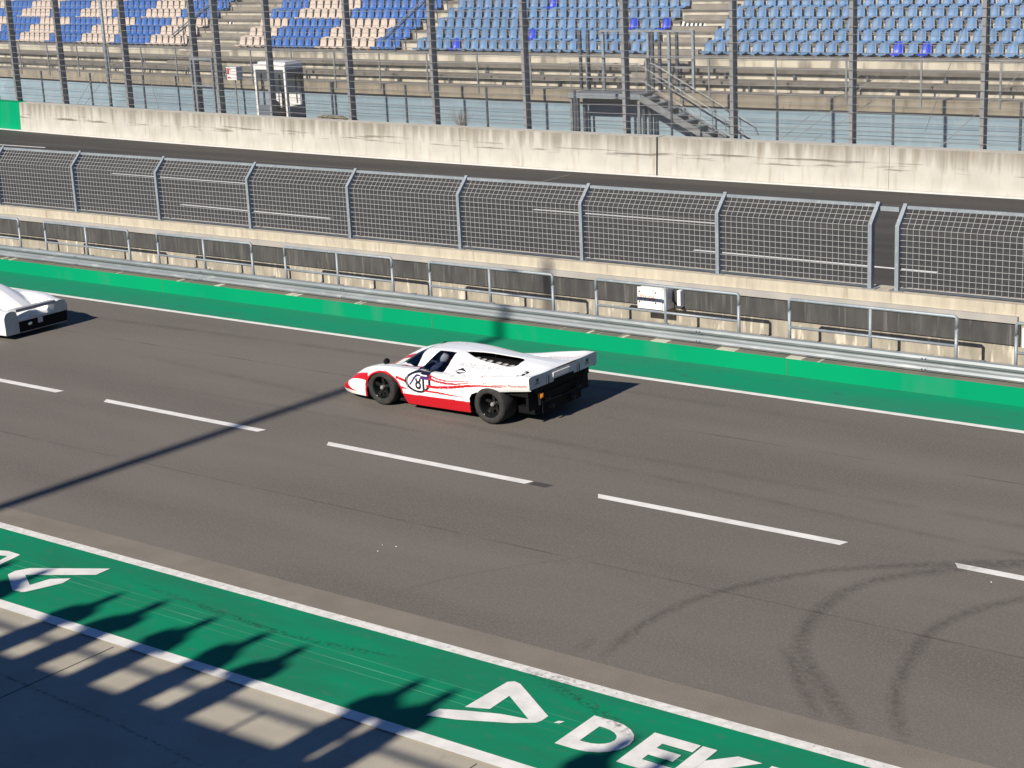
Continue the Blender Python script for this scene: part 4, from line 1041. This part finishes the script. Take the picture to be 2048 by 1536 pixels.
drv = bpy.data.objects.new('person', seated()); COL.objects.link(drv); drv.location = CL(1.60, -.20, -.03)
tag(drv, 'race driver with white helmet seated inside the white and red race car', 'person')
hm = MB(); hm.ball((.13, 0, .80), .122, 20, 14, (1.1, .92, 1.0)); hm.build('helmet', M['white'], drv, smooth=True)
hm = MB(); hm.ball((.118, 0, .808), .118, 20, 14, (1.1, .93, .42)); hm.build('visor', M['black'], drv, smooth=True)
# lettering on the flank
def side_fn(u0, z0, slope=0.0, eps=.004):
    return lambda a, b: CL(u0+a, -(SK.side(u0+a, z0+b+slope*a)+eps), z0+b+slope*a)
def top_fn(u0, v0, slope=0.0, eps=.004, kx=1.0):
    def f(a, b):
        u = u0+a; v = v0+b+slope*a
        return CL(u, v, SK.top([u], [v])[0]+eps)
    return f
text_at('number', '8', .33, side_fn(1.795, .395), M['ink'], tag_c, True, 0, 1, sx=.80)
text_at('tail_number', '3', .27, top_fn(3.62, -.62, 0, .008), M['ink'], tag_c, True, .35, 2)
text_at('lettering', 'PROJECT 917', .115, top_fn(2.72, -.565, .075), M['ink_grey'], tag_c, True, .2, 1, sx=1.15)
text_at('lettering', 'Competition Motorworks', .075, side_fn(3.66, .665, .085), M['ink_red'], tag_c, False, .35, 1, sx=.93)
m = MB(); m.lathe([(.0, 0), (.05, 0)], (0, 0, 0), 'y', 20); 
def ring(fn, r0, r1, mt, nm):
    m = MB(); n = 24
    for k in range(n):
        a, b = 2*math.pi*k/n, 2*math.pi*(k+1)/n
        m.quad(fn(r0*math.cos(a), r0*math.sin(a)), fn(r1*math.cos(a), r1*math.sin(a)), fn(r1*math.cos(b), r1*math.sin(b)), fn(r0*math.cos(b), r0*math.sin(b)))
    return m.build(nm, mt, tag_c)
ring(side_fn(3.22, .655), .026, .036, M['ink_red'], 'script_badge')
fn = top_fn(2.47, -.66); m = MB()
for s in (-1, 1):
    m.poly([fn(-.13, 0), fn(0, s*.07), fn(.03, s*.025), fn(-.05, s*.012)]); m.poly([fn(.13, 0), fn(0, s*.07), fn(-.03, s*.025), fn(.05, s*.012)])
m.build('diamond_badge', M['ink'], tag_c)
for v in (-.74, .66):
    text_at('fascia_lettering', 'M', .09, lambda a, b, v=v: CL(4.0845, v+a, .745+b), M['ink'], tag_c, True, .3)
    m = MB(); m.box(X0+4.078, X0+4.0835, Y0+v-.06, Y0+v+.06, .715, .728); m.build('fascia_mark', M['ink'], tag_c)

# ---- second car, cut by the left picture edge
X1, Y1 = -32.96, 21.35
cols2 = [0, .25, .45, .56, .62, .78, .93, 1.0]
us2 = [0, .1, .4, .9, 1.3, 1.6, 2.0, 2.4, 2.9, 3.3, 3.7, 4.1, 4.36]
Z2 = [[.20]*8, [.27]*7+[.22], [.36, .36, .38, .40, .42, .45, .42, .34], [.42, .42, .48, .54, .60, .66, .62, .50], [.58, .56, .50, .52, .56, .62, .60, .50], [.78, .76, .66, .60, .57, .58, .57, .50],
      [.93, .91, .84, .72, .63, .58, .57, .50], [.96, .94, .86, .74, .66, .62, .58, .52], [.90, .88, .80, .71, .67, .66, .62, .54], [.80, .77, .69, .63, .65, .67, .64, .55], [.64, .61, .54, .51, .63, .65, .63, .54],
      [.47, .44, .40, .39, .56, .59, .57, .49], [.385, .38, .375, .375, .55, .585, .56, .47]]
SK2 = Skin(us2, cols2, Z2, [0, .1, .3, .7, 1.2, 2.2, 3.4, 4.36], [.5, .62, .76, .86, .87, .86, .88, .80], [0, .5, 2.9, 3.3, 4.36], [.10, .09, .09, .10, .10])
P2 = SK2.grid(150, 46, 22)
def cls2(u, v, z):
    a = abs(v)
    if a > .70:
        for uc, r in ((1.0, .35), (3.42, .37)):
            if (u-uc)**2+(z-.30)**2 < r*r or (z < .3 and abs(u-uc) < r): return None
    if a < .5 and 1.32+.3*a < u < 1.92 and z < .955: return 'windshield'
    if .36 < a < .62 and 1.95 < u < 2.35 and .68 < z < .93: return 'side_window'
    return 'body'
car2 = thing('race_car', 'white prototype race car with low rear wing at the left picture edge', 'race car')
so2 = skin_objects(P2, cls2, lambda u, v, z: WHT, None, car2, {'body': M['paint'], 'windshield': M['glass'], 'side_window': M['glass']}, (X1, Y1, 0))
for o in so2.values():
    bm = bmesh.new(); bm.from_mesh(o.data)
    f = max(bm.faces, key=lambda f: f.calc_center_median().z)
    if f.normal.z < 0: bmesh.ops.reverse_faces(bm, faces=bm.faces[:])
    bm.to_mesh(o.data); bm.free()
def C2(u, v, z): return (X1+u, Y1+v, z)
m = MB(); vs = np.linspace(-.795, .795, 71); zt = SK2.top([4.355]*71, vs)
for a, b, za, zb_ in zip(vs[:-1], vs[1:], zt[:-1], zt[1:]):
    c = (a+b)/2
    lo = .10 if c < -.46 else .335
    m.quad(C2(4.361, a, lo), C2(4.361, b, lo), C2(4.36, b, zb_), C2(4.36, a, za))
m.build('tail_panel', M.setdefault('tail_shade_grey', mat('tail_shade_grey', (.46, .47, .45), .4, c2=(.40, .41, .40), scale=5)), car2)  # rear face turned from the sun, its shade put into the grey
m = MB(); m.box(X1+3.7, X1+4.355, Y1-.45, Y1+.785, .115, .372); m.box(X1+.3, X1+4.2, Y1-.72, Y1+.72, .08, .13); m.box(X1+3.9, X1+4.0, Y1-.48, Y1+.48, .13, .38); m.build('rear_recess', M['black'], car2)
m = MB(); m.box(X1+4.28, X1+4.37, Y1-.48, Y1+.76, .098, .112); m.build('diffuser_lip', M['steel'], car2)
m = MB(); m.box(X1+4.357, X1+4.37, Y1+.02, Y1+.14, .22, .33); m.build('tow_plate', M['fascia'], car2)
m = MB(); m.ball(C2(4.36, -.18, .25), .035, 10, 8, (.5, 1.6, 1)); m.build('tail_lamp', M['silver'], car2)
m = MB(); wp = [(4.12, .525), (4.35, .535), (4.372, .545), (4.375, .605), (4.33, .61), (4.12, .575)]
m.extrude(wp, -.50, .50, lambda a, b, h: C2(a, h, b)); m.build('rear_wing', M.setdefault('wing', mat('wing', (.30, .31, .32), .5)), car2)
for s in (-1, 1):
    wheel(car2, X1+1.0, Y1+s*.86, .30, .30, .27, s); wheel(car2, X1+3.42, Y1+s*.86, .31, .31, .36, s)
m = MB(); m.box(X1+1.0, X1+2.6, Y1-.55, Y1+.55, .30, .36); m.box(X1+2.4, X1+2.5, Y1-.5, Y1+.5, .36, .85); m.build('cockpit_tub', M['interior'], car2)
def sf2(a, b): 
    u = 3.62+a; z = .66+b; return C2(u, -(SK2.side(u, z)+.006), z)
m = MB()
for p in ([(-.16, .03), (.05, .06), (.05, .035), (-.10, .012)], [(.05, .06), (.09, .06), (.07, -.07), (.03, -.07)], [(-.16, .03), (-.10, .012), (.03, -.07), (-.02, -.07)]): m.poly([sf2(a, b) for a, b in p])
m.build('side_marking', M['ink'], car2)
#CARS-END

# ------------------------------------------------------------------ pit building behind the camera, its terrace and the people on it
B = thing('pit_building', 'pit building behind the viewer whose shadow falls on the apron', 'building')
m = MB(); m.box(-45, 14, -14, -.55, -.02, 7.0); m.build('wall', M['concrete'], B)
m = MB(); m.box(-45, 14, -13.9, -.42, 7.005, 7.22); m.build('terrace_slab', M['concrete'], B)
m = MB(); m.box(-45, 14, -.40, -.30, 6.9, 7.45); m.build('parapet', M['concrete'], B)
m = MB(); m.box(-45, 14, -.38, -.33, 7.80, 7.86)
for x in (-40, -30, -20.5, -12.35, -2, 8): m.box(x-.025, x+.025, -.38, -.33, 7.45, 7.80)
m.build('railing', M['steel'], B)
t = thing('lamp_mast', 'tall thin mast on the pit building casting the diagonal shadow', 'mast')
m = MB(); xm = -20.78; m.tube([(xm, -10.0, 7.22), (xm, -10.0, 16), (xm, -10.0, 26.4)], [.15, .14, .11], 14); m.build('pole', M['galv'], t)
m = MB(); m.box(xm-.2, xm+.2, -10.2, -9.8, 7.222, 7.25); m.build('base_plate', M['steel'], t)

def person_mesh(seed):
    rn = random.Random(seed)
    J = {'pel': (0, 0, .95), 'sp': (0, .02, 1.15), 'ch': (0, .03, 1.35), 'nk': (0, .04, 1.50), 'hd': (0, .06, 1.60), 'ht': (0, .06, 1.72)}
    E_ = [('pel', 'sp'), ('sp', 'ch'), ('ch', 'nk'), ('nk', 'hd'), ('hd', 'ht')]
    Rr = {'pel': .20, 'sp': .20, 'ch': .19, 'nk': .065, 'hd': .10, 'ht': .075}
    for s, n_ in ((-1, 'l'), (1, 'r')):
        o = rn.uniform(.0, .12)
        J.update({'sh'+n_: (s*.20, .02, 1.38), 'el'+n_: (s*(.25+o*.4), .08, 1.12), 'wr'+n_: (s*(.17), .24, 1.02), 'ha'+n_: (s*(.14), .30, .99), 'hp'+n_: (s*.12, 0, .90), 'kn'+n_: (s*.12, .02, .48), 'an'+n_: (s*.12, 0, .09), 'to'+n_: (s*.13, .15, .04)})
        Rr.update({'sh'+n_: .085, 'el'+n_: .07, 'wr'+n_: .045, 'ha'+n_: .045, 'hp'+n_: .16, 'kn'+n_: .135, 'an'+n_: .10, 'to'+n_: .035})
        E_ += [('ch', 'sh'+n_), ('sh'+n_, 'el'+n_), ('el'+n_, 'wr'+n_), ('wr'+n_, 'ha'+n_), ('pel', 'hp'+n_), ('hp'+n_, 'kn'+n_), ('kn'+n_, 'an'+n_), ('an'+n_, 'to'+n_)]
    names = list(J); me = bpy.data.meshes.new('person'); me.from_pydata([J[k] for k in names], [(names.index(a), names.index(b)) for a, b in E_], [])
    me.materials.append(M['cloth'])
    o = bpy.data.objects.new('person', me); COL.objects.link(o)
    o.modifiers.new('skin', 'SKIN'); sv = me.skin_vertices[0].data
    for i, k in enumerate(names): sv[i].radius = (Rr[k], Rr[k]*(.75 if k in ('pel', 'sp', 'ch') else 1)); sv[i].use_root = (k == 'pel')
    o.modifiers.new('sub', 'SUBSURF').levels = 1
    dg = bpy.context.evaluated_depsgraph_get(); me2 = bpy.data.meshes.new_from_object(o.evaluated_get(dg)); bpy.data.objects.remove(o)
    return me2
PM = [person_mesh(i) for i in range(3)]
heads = [-19.4, -18.6, -17.95, -17.3, -15.83, -15.13, -14.26, -13.40, -12.70, -11.02, -10.55, -8.40, -7.85]
for i, hx in enumerate(heads):
    o = bpy.data.objects.new('person', PM[i % 3]); COL.objects.link(o)
    o.location = (hx-.033*13.2, -.66+random.uniform(-.05, .05), 7.22); o.rotation_euler = (0, 0, random.uniform(-.5, .5)); s = random.uniform(.97, 1.03); o.scale = (s*.88, s, s)
    hm = MB(); hm.ball((0, .06, 1.655), .105, 14, 10, (.85, 1.0, 1.12)); hm.build('hair', M['dark'], o, smooth=True)
    tag(o, 'person in dark clothes at the terrace rail casting the %s shadow from the left' % ordinal(i+1), 'person', 'people on the pit terrace')
